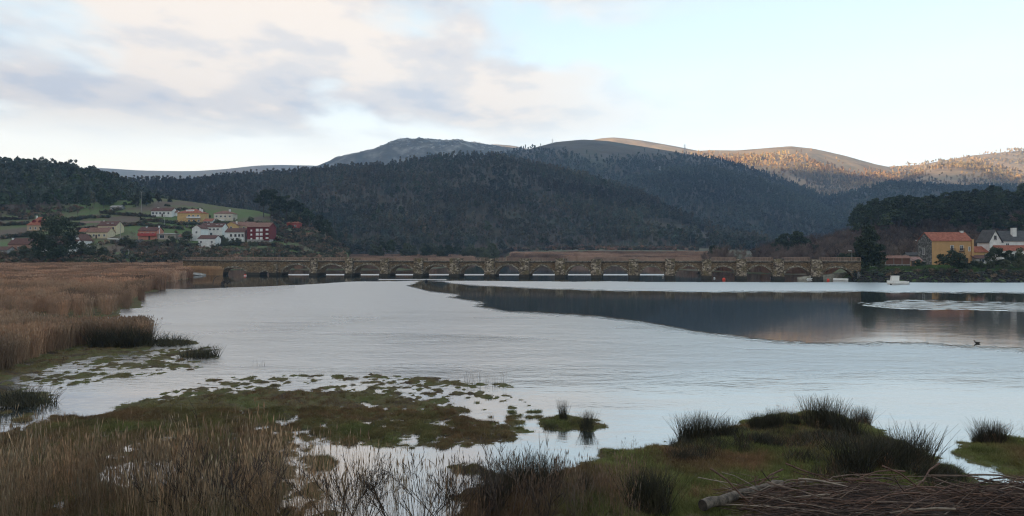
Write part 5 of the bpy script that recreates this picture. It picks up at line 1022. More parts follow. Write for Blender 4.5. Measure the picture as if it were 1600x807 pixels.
n = 60; px = np.concatenate([RNG.uniform(715, 795, 44), RNG.uniform(1420, 1500, 10), RNG.uniform(395, 412, 6)]); py = np.concatenate([RNG.uniform(598, 605, 44), RNG.uniform(698, 712, 10), RNG.uniform(572, 575, 6)]); D = DW(py); P = np.stack([X_at(px, D), D, 0 * D - 0.1], 1)
STALK = [blade_mesh('stalk', M_rush, 2, G0, 0.3, 0.5, 1.0, 0.016, lean=0.10, bend=0.05) for k in range(4)]
scatter('water_stalks', P, RNG.uniform(0.6, 1.1, n), RNG.uniform(0, 6, n), RNG.integers(0, 4, n), np.ones((n, 3)), STALK, 'thin single stalks standing in the shallow water')

# rush tufts: each one a thing
M_rushes = [blade_mesh('rush_tuft', M_rush, 330, np.random.default_rng(150 + k), 0.42, 0.55, 1.25, 0.020, lean=0.26, bend=0.16, segs=3) for k in range(4)]
M_rush_lo = [blade_mesh('rush_low', M_rush, 260, np.random.default_rng(160 + k), 0.65, 0.25, 0.70, 0.022, lean=0.35, bend=0.25, segs=3) for k in range(3)]
def rush(px, py, s, label, low=False, sx=1.0, k=0, z=None):
    D = DW(py); x = X_at(px, D); D = float(D); z = max(float(marsh_z(np.array([x]), np.array([D]))[0]), -0.05); D = (CH - z) * F / (py - HZ); x = X_at(px, D)
    o = link('rush_tuft', (M_rush_lo if low else M_rushes)[k % (3 if low else 4)], None, (x, D, z - 0.03), k * 1.3); o.scale = (s * sx, s * sx, s); tag(o, label, 'rushes', 'dark rush tufts on the marsh')
RUSH = [(1075, 690, 1.0, 'tall dark rush tuft at the left tip of the right hand bank', 0, 1), (1093, 689, 1.1, 'tallest upright rush tuft near the left tip of the right bank', 0, 1), (1110, 688, .95, 'rush tuft right behind the tallest one at the left tip', 0, 1), (1135, 684, .8, 'shorter rush tuft with brown litter on the right bank rim', 0, 1.2),
 (1185, 672, .7, 'small rush tuft on the back rim left of the brown mound', 0, 1.1), (1212, 668, .75, 'rush tuft with a bent seed head on the back rim', 0, 1), (1240, 665, .6, 'thin rush tuft on the middle of the back rim', 0, 1), (1275, 668, 1.25, 'tall pointed rush tuft at the highest part of the right bank', 0, .9), (1298, 672, 1.3, 'tall rush tuft beside the pointed one at the bank top', 0, .9), (1325, 682, 1.1, 'rush tuft sloping down right of the bank top', 0, 1), (1348, 664, .75, 'rush tuft at the water edge right of the bank top', 0, 1.1),
 (1330, 738, 1.2, 'broad black rush tuft behind the brush pile', 0, 1.3), (1365, 738, 1.25, 'large dark rush clump in the middle of the right bank', 0, 1.3), (1400, 735, 1.2, 'dark rush clump just left of the wispy clump', 0, 1.2), (1428, 726, 1.3, 'wispy tall rush clump overlooking the small channel', 0, 1.1), (1455, 745, .9, 'low dark rush clump by the small channel', 1, 1.3), (1480, 752, .8, 'lowest rush clump at the channel bend', 1, 1.3), (1300, 745, .9, 'dark rush clump above the log', 1, 1.2), (1260, 720, .8, 'dull rush clump inside the right bank', 1, 1.4), (1225, 700, .8, 'brownish rush clump below the back rim', 1, 1.5), (1290, 700, 1.0, 'shaggy rush clump below the bank top', 1, 1.4), (1175, 690, .8, 'low rush clump behind the tallest tufts', 1, 1.4),
 (1005, 795, 1.15, 'black rush tuft left of the log in the foreground', 0, 1), (1025, 797, 1.15, 'black rush tuft nearest to the log end', 0, 1), (1545, 690, .85, 'rush tuft on the small island at the right edge', 0, 1.2), (1560, 690, .7, 'shorter rush tuft on the right edge island', 0, 1.1), (1530, 692, .6, 'thin rush tuft on the left tip of the right edge island', 0, 1),
 (790, 775, 1.1, 'rush tuft at the left end of the middle bank', 0, 1), (815, 772, 1.15, 'dense rush tuft on the middle bank point', 0, 1), (840, 770, 1.15, 'dark rush tuft right of the middle bank point', 0, 1), (863, 766, 1.0, 'rush tuft against the bright water of the middle bank', 0, .8), (768, 790, .9, 'low rush tuft at the bottom of the middle bank', 0, 1.1), (912, 770, .6, 'solitary thin rush tuft on the green middle bank', 0, .7),
 (880, 656, .85, 'narrow upright rush tuft on the tiny island', 0, .5), (917, 670, .75, 'fan shaped rush tuft at the right of the tiny island', 0, .9), (860, 668, .4, 'low rush clump at the left of the tiny island', 1, 1.2), (895, 664, .35, 'flat grassy clump in the middle of the tiny island', 1, 1.6),
 (15, 630, 1.2, 'dark rush clump at the left edge of the shallow water', 1, 1.4), (55, 632, 1.3, 'rounded dark rush clump standing in the left shallows', 1, 1.2), (30, 626, 1.2, 'rush clump between the two left shallows clumps', 1, 1.2), (305, 560, 1.5, 'low rush clump on the small left islet', 1, 1.3), (322, 560, 1.7, 'taller rush clump at the right end of the small left islet', 1, .9), (250, 538, 1.6, 'rush clump on the spit beyond the left reeds', 1, 1.5), (275, 538, 1.2, 'flat rush clump at the end of the spit', 1, 1.8),
 (225, 539, 1.5, 'dark rushes at the right end of the near reed strip', 0, 1.2), (205, 541, 1.5, 'dark rushes along the near reed strip', 0, 1.3), (180, 541, 1.4, 'dull rushes left of the reed strip end', 0, 1.3), (155, 541, 1.4, 'rushes at the foot of the near reed strip', 0, 1.3)]
for k, (px, py, s, lab, lo, sx) in enumerate(RUSH): rush(px, py, s, lab, bool(lo), sx, k)

# dead litter and low rushes that knit the right-hand bank together (uncountable)
n = 2600; px = RNG.uniform(930, 1660, n); D = RNG.uniform(23.5, 38, n); X = X_at(px, D); Z = marsh_z(X, D); k = (Z > 0.02) & (fbm(X / 1.7, D / 1.7, 181, 3) > -0.05); P = np.stack([X, D, Z - 0.02], 1)[k][:750]; m = len(P)
scatter('dead_litter', P, RNG.uniform(0.18, 0.42, m), RNG.uniform(0, 6.28, m), RNG.integers(0, 8, m), tint_noise(P, np.array([0.55, 0.46, 0.42]), 0.4, 2.0, 183, 0.2), REED_N, 'matted dead brown stems on the right hand bank', RNG.normal(0, 0.5, m))
rim = np.array([(1060, 688), (1100, 690), (1150, 678), (1190, 666), (1230, 660), (1280, 660), (1320, 668), (1355, 680), (1380, 700), (1410, 716), (1440, 724), (1465, 738), (1490, 750)], float); t_ = RNG.uniform(0, len(rim) - 1.001, 95) ** 1.0; i_ = t_.astype(int); f_ = (t_ - i_)[:, None]; q_ = rim[i_] * (1 - f_) + rim[i_ + 1] * f_; px = q_[:, 0] + RNG.normal(0, 9, 95); py = q_[:, 1] + RNG.uniform(-4, 34, 95); D = DW(py, 0.15); X = X_at(px, D); P = np.stack([X, D, np.maximum(marsh_z(X, D), -0.03) - 0.03], 1)
scatter('rush_cover', P, RNG.uniform(0.35, 0.85, 95), RNG.uniform(0, 6.28, 95), RNG.integers(0, 3, 95), np.ones((95, 3)), M_rush_lo, 'continuous low dark rush cover along the rim of the right hand bank', RNG.normal(0, 0.12, 95))
# bare foreground shrubs
M_shrub = pmat('shrub_twig', (0.032, 0.024, 0.020), (0.075, 0.056, 0.046), 3.0, jitter=0.3)
M_shrub_pale = pmat('shrub_twig_pale', (0.10, 0.075, 0.058), (0.18, 0.14, 0.11), 3.0)
def shrub_mesh(seed, h, mat, stems=7, depth=3):
    r = np.random.default_rng(seed); segs = []
    for k in range(stems):
        a = r.uniform(0, 6.28); branch_segs(r, (math.cos(a) * .15, math.sin(a) * .15, -0.1), (math.cos(a) * r.uniform(.15, .75), math.sin(a) * r.uniform(.15, .75), 1), h * r.uniform(.5, .75), 0.016, depth, segs, 0.4, 0.25, (2, 4), 0.62, 3, 0.13)
    V, Fq = tube_np([(a, b, max(q, .0055), max(p, .004)) for a, b, q, p in segs], 4); return np_mesh('bare_shrub', V, Fq, mat)
SHR = [shrub_mesh(200 + k, 1.9, M_shrub) for k in range(4)] + [shrub_mesh(210, 2.0, M_shrub_pale, 4, 3)]
for px, py, s, k, lab in [(335, 806, 1.25, 0, 'dense dark leafless shrub among the left foreground reeds'), (385, 800, 1.1, 1, 'leafless shrub where the reeds meet the pool'), (430, 812, 1.2, 2, 'leafless shrub left of the foreground pool'), (530, 815, 1.15, 3, 'finely branched leafless shrub standing before the bright pool'), (565, 812, 1.0, 0, 'leafless shrub in the middle of the bright pool'), (620, 815, 1.1, 1, 'spreading leafless shrub at the bottom of the pool'), (660, 818, 1.0, 2, 'low leafless shrub right of the spreading pool shrub'), (700, 812, 1.1, 3, 'leafless shrub at the right shore of the pool'), (795, 812, 1.25, 4, 'pale crooked leafless shrub before the middle bank'), (850, 815, .8, 0, 'small leafless shrub on the middle bank'), (900, 812, .7, 4, 'pale thin twiggy shrub below the green bank'), (290, 815, 1.0, 3, 'leafless shrub at the bottom left below the small pool'), (750, 815, .95, 1, 'dark leafless shrub left of the pale crooked one')]:
    D = min(DW(py, 0.1), 23.0); D = max(D, 21.6); x = X_at(px, D); z = float(marsh_z(np.array([x]), np.array([D]))[0])
    o = link('bare_shrub', SHR[k], None, (x, D, max(z, -0.2) - 0.05), px * 0.37); o.scale = (s, s, s); tag(o, lab, 'shrub', 'leafless shrubs in the foreground')

# log and brush pile
M_logb = pmat('log_bark', (0.06, 0.048, 0.037), (0.20, 0.16, 0.125), 5.0, bump=0.03, bscale=14, detail=8); M_logend = pmat('log_end', (0.03, 0.024, 0.02), (0.06, 0.05, 0.04), 9.0)
a = Vector((X_at(1098, 22.5), 22.5, 0.50)); b = Vector((X_at(1222, 25.0), 25.0, 0.42)); root = empty('fallen_log', a); tag(root, 'pale weathered log lying at the left end of the brush pile', 'log')
q = MB(); d = b - a; n = 10; q.tube([d * (i / n) + Vector((0, 0.05 * math.sin(i * 1.7), 0.02 * math.sin(i * 2.3))) for i in range(n + 1)], [0.165 - 0.006 * i + 0.012 * math.sin(i * 3) for i in range(n + 1)], 14, cap=False); q.build('trunk', M_logb, root, smooth=True)
q = MB(); e = -d.normalized(); q.tube([Vector((0, 0, 0)) + e * -0.01, e * 0.012], [0.163, 0.15], 14); q.build('cut_end', M_logend, root)
M_br = [pmat('branch_a', (0.080, 0.044, 0.031), (0.165, 0.098, 0.070), 6.0, bump=0.005), pmat('branch_b', (0.11, 0.075, 0.056), (0.19, 0.138, 0.105), 6.0, bump=0.005), pmat('branch_c', (0.042, 0.026, 0.020), (0.095, 0.058, 0.043), 6.0), pmat('branch_bare', (0.20, 0.155, 0.12), (0.32, 0.26, 0.20), 5.0)]
rb = np.random.default_rng(300)
def heap_z(x, y): 
    v = np.clip(1 - ((y - 22.6) / 2.6) ** 2, 0, 1); ends = np.clip((x - 6.4) / 1.6, 0, 1); return 0.10 + 0.58 * v ** 0.7 * ends + 0.08 * math.sin(x * 1.3)
def branch_mesh(seed, L, r, mat):
    g = np.random.default_rng(seed); q = MB(); n = 6; p = Vector((-L / 2, 0, 0)); pts = [p]; d = Vector((1, 0, 0))
    for i in range(n): d = (d + Vector((0, g.normal() * .16, g.normal() * .09))).normalized(); d.x = abs(d.x); p = p + d * (L / n); pts.append(p)
    off = (pts[0] + pts[-1]) / 2; pts = [v - off for v in pts]; q.tube(pts, [r * (1 - 0.6 * i / n) for i in range(n + 1)], 5)
    if g.random() < 0.6:
        k = g.integers(2, 5); s = Vector((0.7, g.normal() * .5, g.normal() * .4)); q.tube([pts[k], pts[k] + s * L * .10, pts[k] + s * L * .22 + Vector((.05, 0, .04))], [r * .5, r * .38, r * .2], 4)
    return q.mesh('branch', mat)
BRM = [branch_mesh(310 + k, rb.uniform(1.3, 3.6), rb.uniform(0.010, 0.034), M_br[[0, 0, 2, 0, 1, 2, 0, 2, 1, 0, 2, 1, 0, 2, 0, 1, 2, 3][k % 18]]) for k in range(36)]
pile = empty('brush_pile', (11.5, 23, 0.1)); tag(pile, 'heap of cut brown branches along the bottom right', 'brush pile')
for k in range(290):
    x = rb.uniform(7.0, 18.5); y = rb.uniform(21.0, 24.9); z = heap_z(x, y) + rb.uniform(-0.07, 0.10)
    o = link('branch', BRM[k % 36], pile, (x - 11.5, y - 23, z - 0.1)); o.rotation_euler = (rb.uniform(0, 6.28), rb.normal() * 0.07, rb.normal() * 0.16 + (3.14 if rb.random() < .5 else 0))
q = MB()
for k in range(1400):
    x = rb.uniform(6.8, 19); y = rb.uniform(20.6, 25.0); z = heap_z(x, y) - rb.uniform(-0.05, 0.2); L = rb.uniform(0.5, 1.6); an = rb.normal() * 0.3; dz = rb.normal() * 0.06; c = Vector((x - 11.5, y - 23, z - 0.1)); d = Vector((math.cos(an), math.sin(an), dz)) * L / 2
    q.tube([c - d, c + Vector((0, rb.normal() * .05, rb.normal() * .03)), c + d], [0.012, 0.010, 0.005], 3, cap=False)
o = q.build('twigs', M_br[2], pile); o['kind'] = 'stuff'
q = MB()
n = 40; m_ = 14
for i in range(n):
    for j in range(m_): x = 6.6 + 12.8 * i / (n - 1); y = 20.0 + 5.2 * j / (m_ - 1); q.v.append((x - 11.5, y - 23, float(heap_z(x, y)) - 0.22 - 0.1))
q.f = [tuple(f) for f in grid_faces(n, m_)]; q.m = [0] * len(q.f); q.build('litter_core', pmat('litter', (0.022, 0.015, 0.011), (0.045, 0.03, 0.022), 3.0, bump=0.05), pile)
# crooked sticks poking out of the pile's back
for px, py, D, h, lab in [(1180, 757, 24.8, .42, 'short crooked stick poking up at the left of the brush pile'), (1207, 752, 24.9, .55, 'bent pale stick standing up from the brush pile')]:
    o_ = W(px, py, D); q = MB(); q.tube([(0, 0, -0.2), (0.03, 0, h * .3), (-0.02, 0.03, h * .65), (0.09, 0.02, h)], [.03, .028, .022, .013], 6); tag(q.build('stick', M_br[1], None, (o_.x, o_.y, float(heap_z(o_.x, o_.y)))), lab, 'stick')

# ------------------------------------------------------------------ boats, buoys, posts and other small things
M_hull = pmat('hull_white', (0.62, 0.60, 0.55), (0.74, 0.72, 0.67), 1.2, rough=0.4, spec=0.4); M_dark = pmat('dark_rubber', (0.02, 0.02, 0.022)); M_cabin = pmat('cabin_white', (0.70, 0.68, 0.62), rough=0.4)
def hull(L, Wd, H, n=12):
    q = MB(); sec = []
    for i in range(n + 1):
        t = i / n; x = -L / 2 + L * t; w = Wd / 2 * (1 - max(0, (t - 0.45) / 0.55) ** 2.2) * (0.88 + 0.12 * min(1, t * 4)); sh = H * (1 + 0.28 * max(0, t - 0.4) ** 1.5 * 2); kz = -0.22 + 0.28 * max(0, t - 0.7) / 0.3
        sec.append([(x, -w, sh), (x, -w * 0.86, H * .35), (x, -w * .45, kz + 0.05), (x, 0, kz), (x, w * .45, kz + 0.05), (x, w * .86, H * .35), (x, w, sh), (x, w * .86, sh - 0.04), (x, w * .8, H * .45), (x, 0, H * .4), (x, -w * .8, H * .45), (x, -w * .86, sh - 0.04)])
    k = 12
    for s in sec: q.v += s
    for i in range(n):
        for j in range(k): a = i * k + j; b = i * k + (j + 1) % k; q.f.append((a, a + k, b + k, b)); q.m.append(0)
    q.f.append(tuple(range(k))); q.f.append(tuple(n * k + j for j in reversed(range(k)))); q.m += [0, 0]; return q
def boat(name, label, px, py, L, Wd, H, rz, cabin=False, motor=False, seats=True):
    D = DW(py); root = empty(name, (X_at(px, D), D, 0), rz); tag(root, label, 'boat'); hull(L, Wd, H).build('hull', M_hull, root, smooth=False)
    q = MB(); q.box(-L / 2 + .1, L * .3, -Wd / 2 - .03, -Wd / 2 + 0.02, H * .80, H * .9) ; 
    if cabin:
        q = MB(); x0, x1 = -0.2 * L / 4.4, 1.15 * L / 4.4; w = Wd * .34; z0, z1 = H * .5, H + 1.15
        q.v += [(x0, -w, z0), (x1 + .35, -w, z0), (x1 + .35, w, z0), (x0, w, z0), (x0 - .05, -w * .92, z1), (x1, -w * .92, z1), (x1, w * .92, z1), (x0 - .05, w * .92, z1)]; q.f += [(0, 1, 5, 4), (1, 2, 6, 5), (2, 3, 7, 6), (3, 0, 4, 7), (4, 5, 6, 7)]; q.m += [0] * 5
        c = q.build('cabin', M_cabin, root); q = MB(); q.box(x0 - .2, x1 + .12, -w - .06, w + .06, z1 + .003, z1 + .07); q.build('cabin_roof', M_cabin, c)
        for xx in (0.3, 0.75): q = MB(); x = x0 + (x1 - x0) * xx; q.box(x - .2, x + .2, -w - .015, -w + .1, z1 - .62, z1 - .18); q.build('window', M_glass, c)
        q = MB(); q.box(-L / 2 + .2, -L / 2 + 1.1, -Wd * .33, Wd * .33, H * .5, H * .62); q.build('stern_seat', M_cabin, root)
        q = MB()
        for x in (1.2, 1.7, 2.05): q.box(x - .02, x + .02, -Wd * .22, -Wd * .2, H, H + .55)
        q.box(1.15, 2.1, -Wd * .225, -Wd * .195, H + .5, H + .55); q.build('bow_rail', M_conc, root)
    if seats and not cabin:
        for x in (-.9, .4): q = MB(); q.box(x - .15, x + .15, -Wd * .42, Wd * .42, H * .62, H * .7); q.build('seat', M_conc, root)
    if motor:
        q = MB(); q.box(-L / 2 - .42, -L / 2 - .06, -.16, .16, H * .6, H + .38); q.box(-L / 2 - .30, -L / 2 - .16, -.07, .07, -.4, H * .6); q.build('outboard_motor', M_dark, root)
boat('cabin_boat', 'white cabin boat moored off the right bank', 1402, 444.5, 4.6, 1.9, 0.72, math.pi * 0.96, True, True)
boat('motor_boat', 'small white open motor boat by the ramp', 1313, 438.5, 3.6, 1.5, 0.5, math.pi * 0.95, False, True)
boat('rowing_boat', 'low white rowing boat beside the ramp under the bridge', 1270, 437.2, 3.6, 1.4, 0.38, 0.05)
# windscreen of the motor boat side and a ramp
q = MB(); A = [(1246, 433.5), (1262, 431.8), (1330, 424.6), (1330, 426.4), (1275, 432.6), (1250, 435)]
pts = []
for px, py in A: D = 208.0 if px > 1300 else 203.0; pts.append(W(px, py, D))
n0 = len(q.v); q.v += [tuple(p + Vector((0, 0, .02))) for p in pts] + [tuple(p - Vector((0, -.5, 1.6))) for p in pts]; q.f += [(0, 5, 4, 3, 2, 1)] + [(i, (i + 1) % 6, 6 + (i + 1) % 6, 6 + i) for i in range(6)]; q.m += [0] * 7
tag(q.build('slipway', pmat('slip_stone', (0.24, 0.22, 0.17), (0.38, 0.35, 0.28), 1.2)), 'pale sloping stone slipway at the right end of the bridge', 'slipway')
def dinghy_wreck():
    D = 236; root = empty('stranded_punt', (X_at(312, D), D, 0.15), 0.15); root.rotation_euler = (0.5, 0.12, 0.2); tag(root, 'old grey punt lying tilted on the reeds at the left bridge foot', 'boat'); hull(3.8, 1.2, 0.35).build('hull', pmat('hull_grey', (0.30, 0.28, 0.25), (0.45, 0.43, 0.40), 2.0), root)
    q = MB(); q.box(-.2, .2, -.5, .5, .2, .26); q.build('seat', M_conc, root)
dinghy_wreck()
M_buoy_r = pmat('buoy_red', (0.55, 0.06, 0.03), rough=0.4); M_buoy_w = pmat('buoy_white', (0.7, 0.68, 0.64), rough=0.4)
def buoy(px, py, r, mat, label, mat2=None):
    D = DW(py); root = empty('mooring_buoy', (X_at(px, D), D, 0)); tag(root, label, 'buoy', 'mooring buoys below the bridge'); q = MB(); 
    q.tube([(0, 0, r * math.sin(t) * 1.0 + r * .35) for t in np.linspace(-1.4, 1.4, 9)], [r * math.cos(t) for t in np.linspace(-1.4, 1.4, 9)], 14); q.build('float', mat, root, smooth=True)
    if mat2: q = MB(); q.tube([(0, 0, r * .2), (0, 0, r * .55)], [r * 1.02, r * 1.0], 14, cap=False); q.build('band', mat2, root)
    q = MB(); q.tube([(-.07, 0, r * 1.3), (-.07, 0, r * 1.55), (.07, 0, r * 1.55), (.07, 0, r * 1.3)], 0.018, 5); q.build('shackle', M_dark, root)
buoy(1131, 437.6, .42, M_buoy_r, 'large red mooring buoy under the right arches'); buoy(1294, 438.6, .36, M_buoy_r, 'red mooring buoy between the rowing boat and the motor boat'); buoy(383, 431.6, .40, M_buoy_r, 'red and white buoy before the low left arch', M_buoy_w); buoy(1036, 434.2, .3, M_buoy_w, 'white buoy under the middle right arch'); buoy(1116, 435.6, .3, M_buoy_w, 'white buoy left of the large red one'); buoy(1206, 435.0, .32, M_buoy_w, 'white buoy near the last tall arch'); buoy(1392, 445.5, .2, M_dark, 'small dark buoy at the bow of the cabin boat'); buoy(666, 440.5, .38, M_dark, 'dark buoy alone in the calm water left of centre')
# half-sunk tangle of driftwood
D = DW(446); root = empty('driftwood_snag', (X_at(346, D), D, 0)); tag(root, 'half sunk driftwood snag with a curved branch near the left shore', 'driftwood')
q = MB(); q.tube([(-1.9 + 1.7 * (1 - math.cos(t)) * .9, 0, 2.2 * math.sin(t) ** .8 - .1 * t) for t in np.linspace(0.02, 1.5, 9)], [.09 - .005 * i for i in range(9)], 6); q.build('branch', M_trunk, root)
q = MB(); r_ = np.random.default_rng(5)
q.tube([(.1, 0, -.3), (.3, .1, .5), (.8, 0, .9), (1.3, .1, .7)], [.35, .42, .38, .2], 8); q.tube([(.9, 0, .6), (1.2, 0, 1.5), (1.15, 0, 2.0)], [.16, .10, .04], 6); q.tube([(1.2, 0, .3), (1.9, .1, .9), (2.1, 0, .4)], [.2, .16, .1], 6); q.tube([(.4, 0, .7), (.2, .1, 1.3)], [.1, .03], 5); q.build('stump', pmat('wet_wood', (0.02, 0.017, 0.014), (0.05, 0.042, 0.034), 3.0), root)
# ducks
def duck(px, py, label, rz):
    D = DW(py); root = empty('duck', (X_at(px, D), D, 0), rz); tag(root, label, 'duck'); q = MB()
    q.tube([(-.30, 0, .16), (-.22, 0, .10), (-.08, 0, .08), (.10, 0, .08), (.20, 0, .12), (.24, 0, .22), (.27, 0, .30), (.33, 0, .32), (.38, 0, .30)], [.015, .07, .12, .12, .085, .05, .055, .05, .015], 8); q.build('body', pmat('duck_plumage', (0.025, 0.022, 0.018), (0.05, 0.042, 0.034), 8), root, smooth=True)
    q = MB(); q.tube([(.36, 0, .30), (.45, 0, .285)], [.022, .008], 6); q.build('bill', pmat('duck_bill', (0.2, 0.12, 0.03)), root)
duck(1527, 537, 'dark duck swimming alone on the rippled water at right', 2.8); bpy.data.objects['duck'].scale = (0.75, 0.75, 0.75)
# street lamps and poles
def lamp(px, D, z, h, label, arm=0.9):
    root = empty('street_lamp', (X_at(px, D), D, z)); tag(root, label, 'lamp'); q = MB(); q.tube([(0, 0, -.5), (0, 0, h)], [.10, .06], 8); q.build('post', pmat('lamp_grey', (0.20, 0.20, 0.19)), root)
    q = MB(); q.tube([(0, 0, h - .05), (-.3, 0, h + .1), (-arm, 0, h + .12)], [.05, .045, .04], 6); a = q.build('arm', MATS['lamp_grey'], root); q = MB(); q.box(-arm - .75, -arm + .05, -.18, .18, h + .08, h + .24); q.build('lamp_head', M_frame, a)
lamp(1331, 206, rz_(1331, 206), 5.6, 'street lamp beside the tall evergreen at the bridge end', 0.2); lamp(1435, 262, rz_(1435, 262), 8.0, 'street lamp above the granary left of the yellow house', 0.2)
def pole(px, py, hpx, label):
    D = hit(px, py); x = X_at(px, D); z = float(village_z(np.array(x), np.array(D))); h = hpx * D / F; root = empty('utility_pole', (x, D, z)); tag(root, label, 'pole', 'utility poles in the village'); q = MB(); q.tube([(0, 0, -.6), (0, 0, h)], [.16, .11], 7); q.build('post', M_conc, root)
    q = MB(); q.box(-.7, .7, -.06, .06, h - .35, h - .22)
    for x_ in (-.6, 0, .6): q.tube([(x_, 0, h - .22), (x_, 0, h - .05)], .05, 5)
    q.build('crossarm', M_conc, root)
for a_ in [(221, 338, 38, 'tall concrete utility pole at the left end of the meadow top'), (188, 373, 26, 'utility pole beside the white house with skylights'), (322, 347, 16, 'utility pole left of the cream villa'), (425, 356, 18, 'utility pole right of the red apartment block'), (201, 404, 14, 'short pale post by the water below the pink house'), (508, 374, 20, 'utility pole among the trees at the village edge'), (257, 355, 18, 'thin pole on the meadow below the long white house'), (313, 400, 12, 'short thin post at the shore left of the cottage')]: pole(*a_)
# pylons on the mountains
def pylon(px, py, D, hpx, label):
    p = W(px, py, D); h = hpx * D / F; w = h * .11; root = empty('pylon', (p.x, p.y, p.z - 3)); tag(root, label, 'pylon', 'pylons on the mountains'); q = MB(); h += 3
    for sx in (-1, 1):
        for sy in (-1, 1): q.tube([(sx * w, sy * w, -4), (sx * w * .15, sy * w * .15, h)], .30, 4)
    for k in range(5):
        t = k / 5; a0 = w * (1 - .85 * t); a1 = w * (1 - .85 * (t + .2))
        q.tube([(-a0, -a0, h * t), (a1, -a1, h * (t + .2))], .2, 3); q.tube([(a0, -a0, h * t), (-a1, -a1, h * (t + .2))], .2, 3)
    q.build('tower', pmat('galvanised', (0.42, 0.42, 0.42)), root)
    q = MB()
    for z, l in ((.72, .22), (.84, .18), (.95, .13)): q.tube([(-h * l, 0, h * z), (h * l, 0, h * z)], .22, 4)
    q.build('crossarm', MATS['galvanised'], root)
for a_ in [(941, 232, 2150, 9, 'pylon just below the summit of the dark mountain'), (1070, 238, 2100, 12, 'pylon on the skyline of the dark mountain shoulder'), (863, 226, 2150, 8, 'small pylon on the left skyline of the dark mountain'), (1031, 275, 1690, 15, 'tall pylon on the wooded spur'), (889, 248, 2000, 10, 'pylon on the left flank of the dark mountain'), (825, 246, 2050, 9, 'pylon low on the left end of the dark mountain'), (1125, 243, 2900, 7, 'small pylon on the sunlit hill slope'), (910, 238, 2100, 8, 'faint pylon between the summit and the left flank pylons')]: pylon(*a_)
# ruin, sea wall stones
def ruin():
    D = 200.5; root = empty('ruined_wall', (X_at(1340, D), D, rz_(1342, D) - .2)); tag(root, 'ruined grey stone wall stub on the bank by the lamp', 'wall'); q = MB(); q.v += [(0, 0, 0), (.9, 0, 0), (.8, 0, 1.4), (.1, 0, 1.9)]; q.v += [(x + .1, .8, z) for x, y, z in q.v[:4]]; q.f += [(0, 1, 2, 3), (7, 6, 5, 4), (0, 4, 5, 1), (1, 5, 6, 2), (2, 6, 7, 3), (3, 7, 4, 0)]; q.m += [0] * 6; q.build('masonry', GREYST, root)
    q = MB(); q.prism([(1.0, 0), (3.2, 0), (3.1, .9), (2.8, .55), (1.8, .5), (1.1, 1.0)], 0.1, .7); q.build('masonry', GREYST, root)
ruin()
M_rock = pmat('bank_rock', (0.014, 0.014, 0.012), (0.042, 0.040, 0.034), 1.3, jitter=0.5, bump=0.05, bscale=3)
def rock_mesh(seed):
    bm = bmesh.new(); bmesh.ops.create_icosphere(bm, subdivisions=1, radius=0.5); g = np.random.default_rng(seed)
    for v in bm.verts: v.co = Vector((v.co.x * 1.35, v.co.y, v.co.z * .75)) * g.uniform(.75, 1.2)
    me = bpy.data.meshes.new('rock'); bm.to_mesh(me); bm.free(); me.materials.append(M_rock); return me
ROCK = [rock_mesh(k) for k in range(6)]
n = 5200; px = RNG.uniform(1318, 1640, n); D = RNG.uniform(186, 203, n); X = X_at(px, D); s = sdist(X, D, RB); k = (s > -.4) & (s < 3.6); P = np.stack([X, D, right_z(X, D)], 1)[k]; m = len(P)
scatter('bank_stones', P, RNG.uniform(.35, 1.0, m), RNG.uniform(0, 6, m), RNG.integers(0, 6, m), np.ones((m, 3)), ROCK, 'dark weedy stones of the right river bank')
n = 2500; px = RNG.uniform(1325, 1640, n); D = RNG.uniform(188, 232, n); X = X_at(px, D); s = sdist(X, D, RB); k = (s > 2.5); P = np.stack([X, D, right_z(X, D)], 1)[k]; m = len(P)
BGR = [blade_mesh('bank_grass_tuft', pmat('bank_blades', (0.045, 0.085, 0.018), (0.085, 0.12, 0.035), 0.4, tint=True), 50, G0, 0.6, 0.25, 0.6, 0.05, lean=0.4, bend=0.3) for k in range(3)]
scatter('bank_grass', P, RNG.uniform(.5, 1.1, m), RNG.uniform(0, 6, m), RNG.integers(0, 3, m), tint_noise(P, np.array([1.0, 1.0, 1.0]), .3, 6, 151, .2), BGR, 'green grass on the right bank')
n = 700; px = RNG.uniform(1325, 1640, n); D = RNG.uniform(190, 204, n); X = X_at(px, D); s = sdist(X, D, RB); k = (s > 1.6) & (s < 4.2) & (fbm(X / 5, D / 5, 153, 2) > -.25); P = np.stack([X, D, right_z(X, D)], 1)[k]; m = len(P)
scatter('bramble', P, RNG.uniform(.3, .6, m), RNG.uniform(0, 6, m), RNG.integers(0, 5, m), tint_noise(P, np.array([.75, .8, .7]), .35, 6, 155, .2), BUS, 'dark brambles overhanging the right bank')
def dry_wall(name, label, a, b, hpx, mat):
    (p0, y0), (p1, y1) = a, b; D0, D1 = hit(p0, y0), hit(p1, y1); A = Vector(vloc(p0, y0, D0)); B = Vector(vloc(p1, y1, D1)); q = MB(); n = 8; h = hpx * D0 / F
    root = empty(name, A); tag(root, label, 'wall')
    for i in range(n):
        c0 = (B - A) * (i / n); c1 = (B - A) * ((i + 1) / n); q.v += [(c0.x, c0.y, c0.z - 1), (c1.x, c1.y, c1.z - 1), (c1.x, c1.y, c1.z + h), (c0.x, c0.y, c0.z + h), (c0.x, c0.y + .5, c0.z - 1), (c1.x, c1.y + .5, c1.z - 1), (c1.x, c1.y + .5, c1.z + h), (c0.x, c0.y + .5, c0.z + h)]; o = 8 * i
        q.f += [(o, o + 1, o + 2, o + 3), (o + 7, o + 6, o + 5, o + 4), (o + 3, o + 2, o + 6, o + 7)]; q.m += [0] * 3
    q.build('masonry', mat, root)
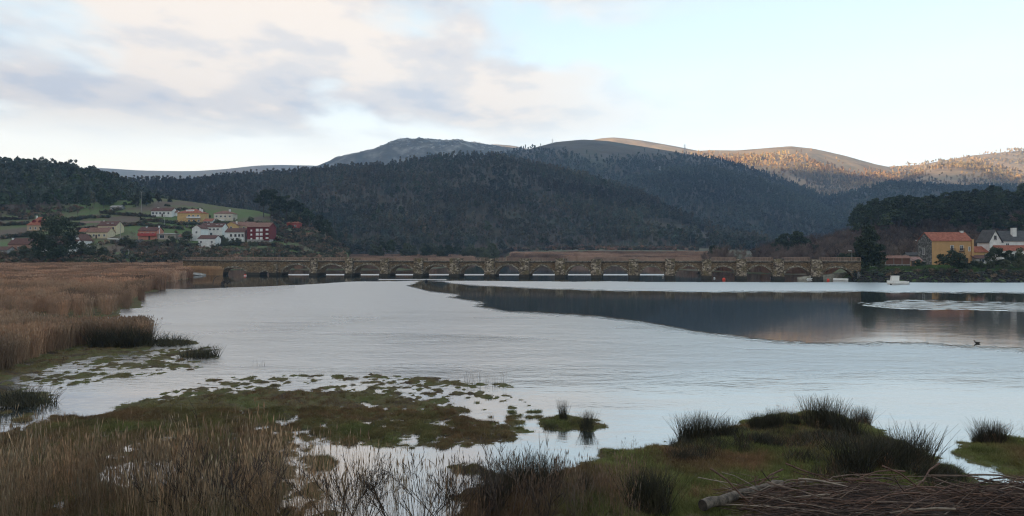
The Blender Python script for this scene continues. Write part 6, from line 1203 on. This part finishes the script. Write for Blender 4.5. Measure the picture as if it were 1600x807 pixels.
dry_wall('retaining_wall', 'long grey stone retaining wall below the cream house', (172, 381), (223, 380), 6, GREYST); dry_wall('retaining_wall', 'pinkish retaining wall at the meadow edge', (125, 350), (157, 349), 4, wallm('pinkwall', (0.36, 0.26, 0.22))); dry_wall('retaining_wall', 'low white wall right of the cream house', (168, 374), (192, 375), 2, M_white)

# pale boulders on the rocky mountain
M_boulder = pmat('boulder', (0.20, 0.195, 0.18), (0.34, 0.33, 0.31), 0.1, jitter=0.35)
def boulder_mesh(seed):
    me = rock_mesh(seed).copy(); me.materials.clear(); me.materials.append(M_boulder); me.name = 'boulder'; return me
BOUL = [boulder_mesh(60 + k) for k in range(5)]
P = sample(H_b, 5200, 1.03, 0.45); px, py = topix(P); g = fbm(P[:, 0] / 120, P[:, 1] / 160, 171, 3); k = (P[:, 2] > 290) & (px > 560) & (px < 790) & (g + (P[:, 2] - 390) / 180 + RNG.normal(0, .15, len(P)) > 0.12); P = P[k]; m = len(P)
scatter('boulders', P, RNG.uniform(4, 15, m) * RNG.uniform(.5, 1, m), RNG.uniform(0, 6, m), RNG.integers(0, 5, m), np.ones((m, 3)), BOUL, 'pale granite boulders on the rocky mountain top')
n = 1600; px = RNG.uniform(1100, 1320, n); D = RNG.uniform(236, 330, n); X = X_at(px, D); Z = flood_z(X, D); k = Z > 0.15
reed_field('reed_bed', 'brown reeds behind the right arches of the bridge', X[k], D[k], flood_z, REED_FAR, 0.8, 1.1, (0.6, 0.52, 0.5), 12, 25)
# ------------------------------------------------------------------ the air: thin even haze
def haze():
    m = new_mat('haze_air'); t = m.node_tree; out = nd(t, 'ShaderNodeOutputMaterial'); v = nd(t, 'ShaderNodeVolumePrincipled')
    v.inputs['Color'].default_value = (0.42, 0.66, 1.0, 1); v.inputs['Density'].default_value = HAZE; v.inputs['Anisotropy'].default_value = 0.0
    t.links.new(v.outputs[0], out.inputs['Volume'])
    try: m.cycles.volume_sampling = 'DISTANCE'
    except Exception: pass
    b = MB(); b.box(-4400, 5200, -4800, 6500, -2.2, 880); o = b.build('haze', m); tag(o, 'thin pale blue evening haze filling the valley', None, None, 'stuff')
HAZE = 0.000115
haze()
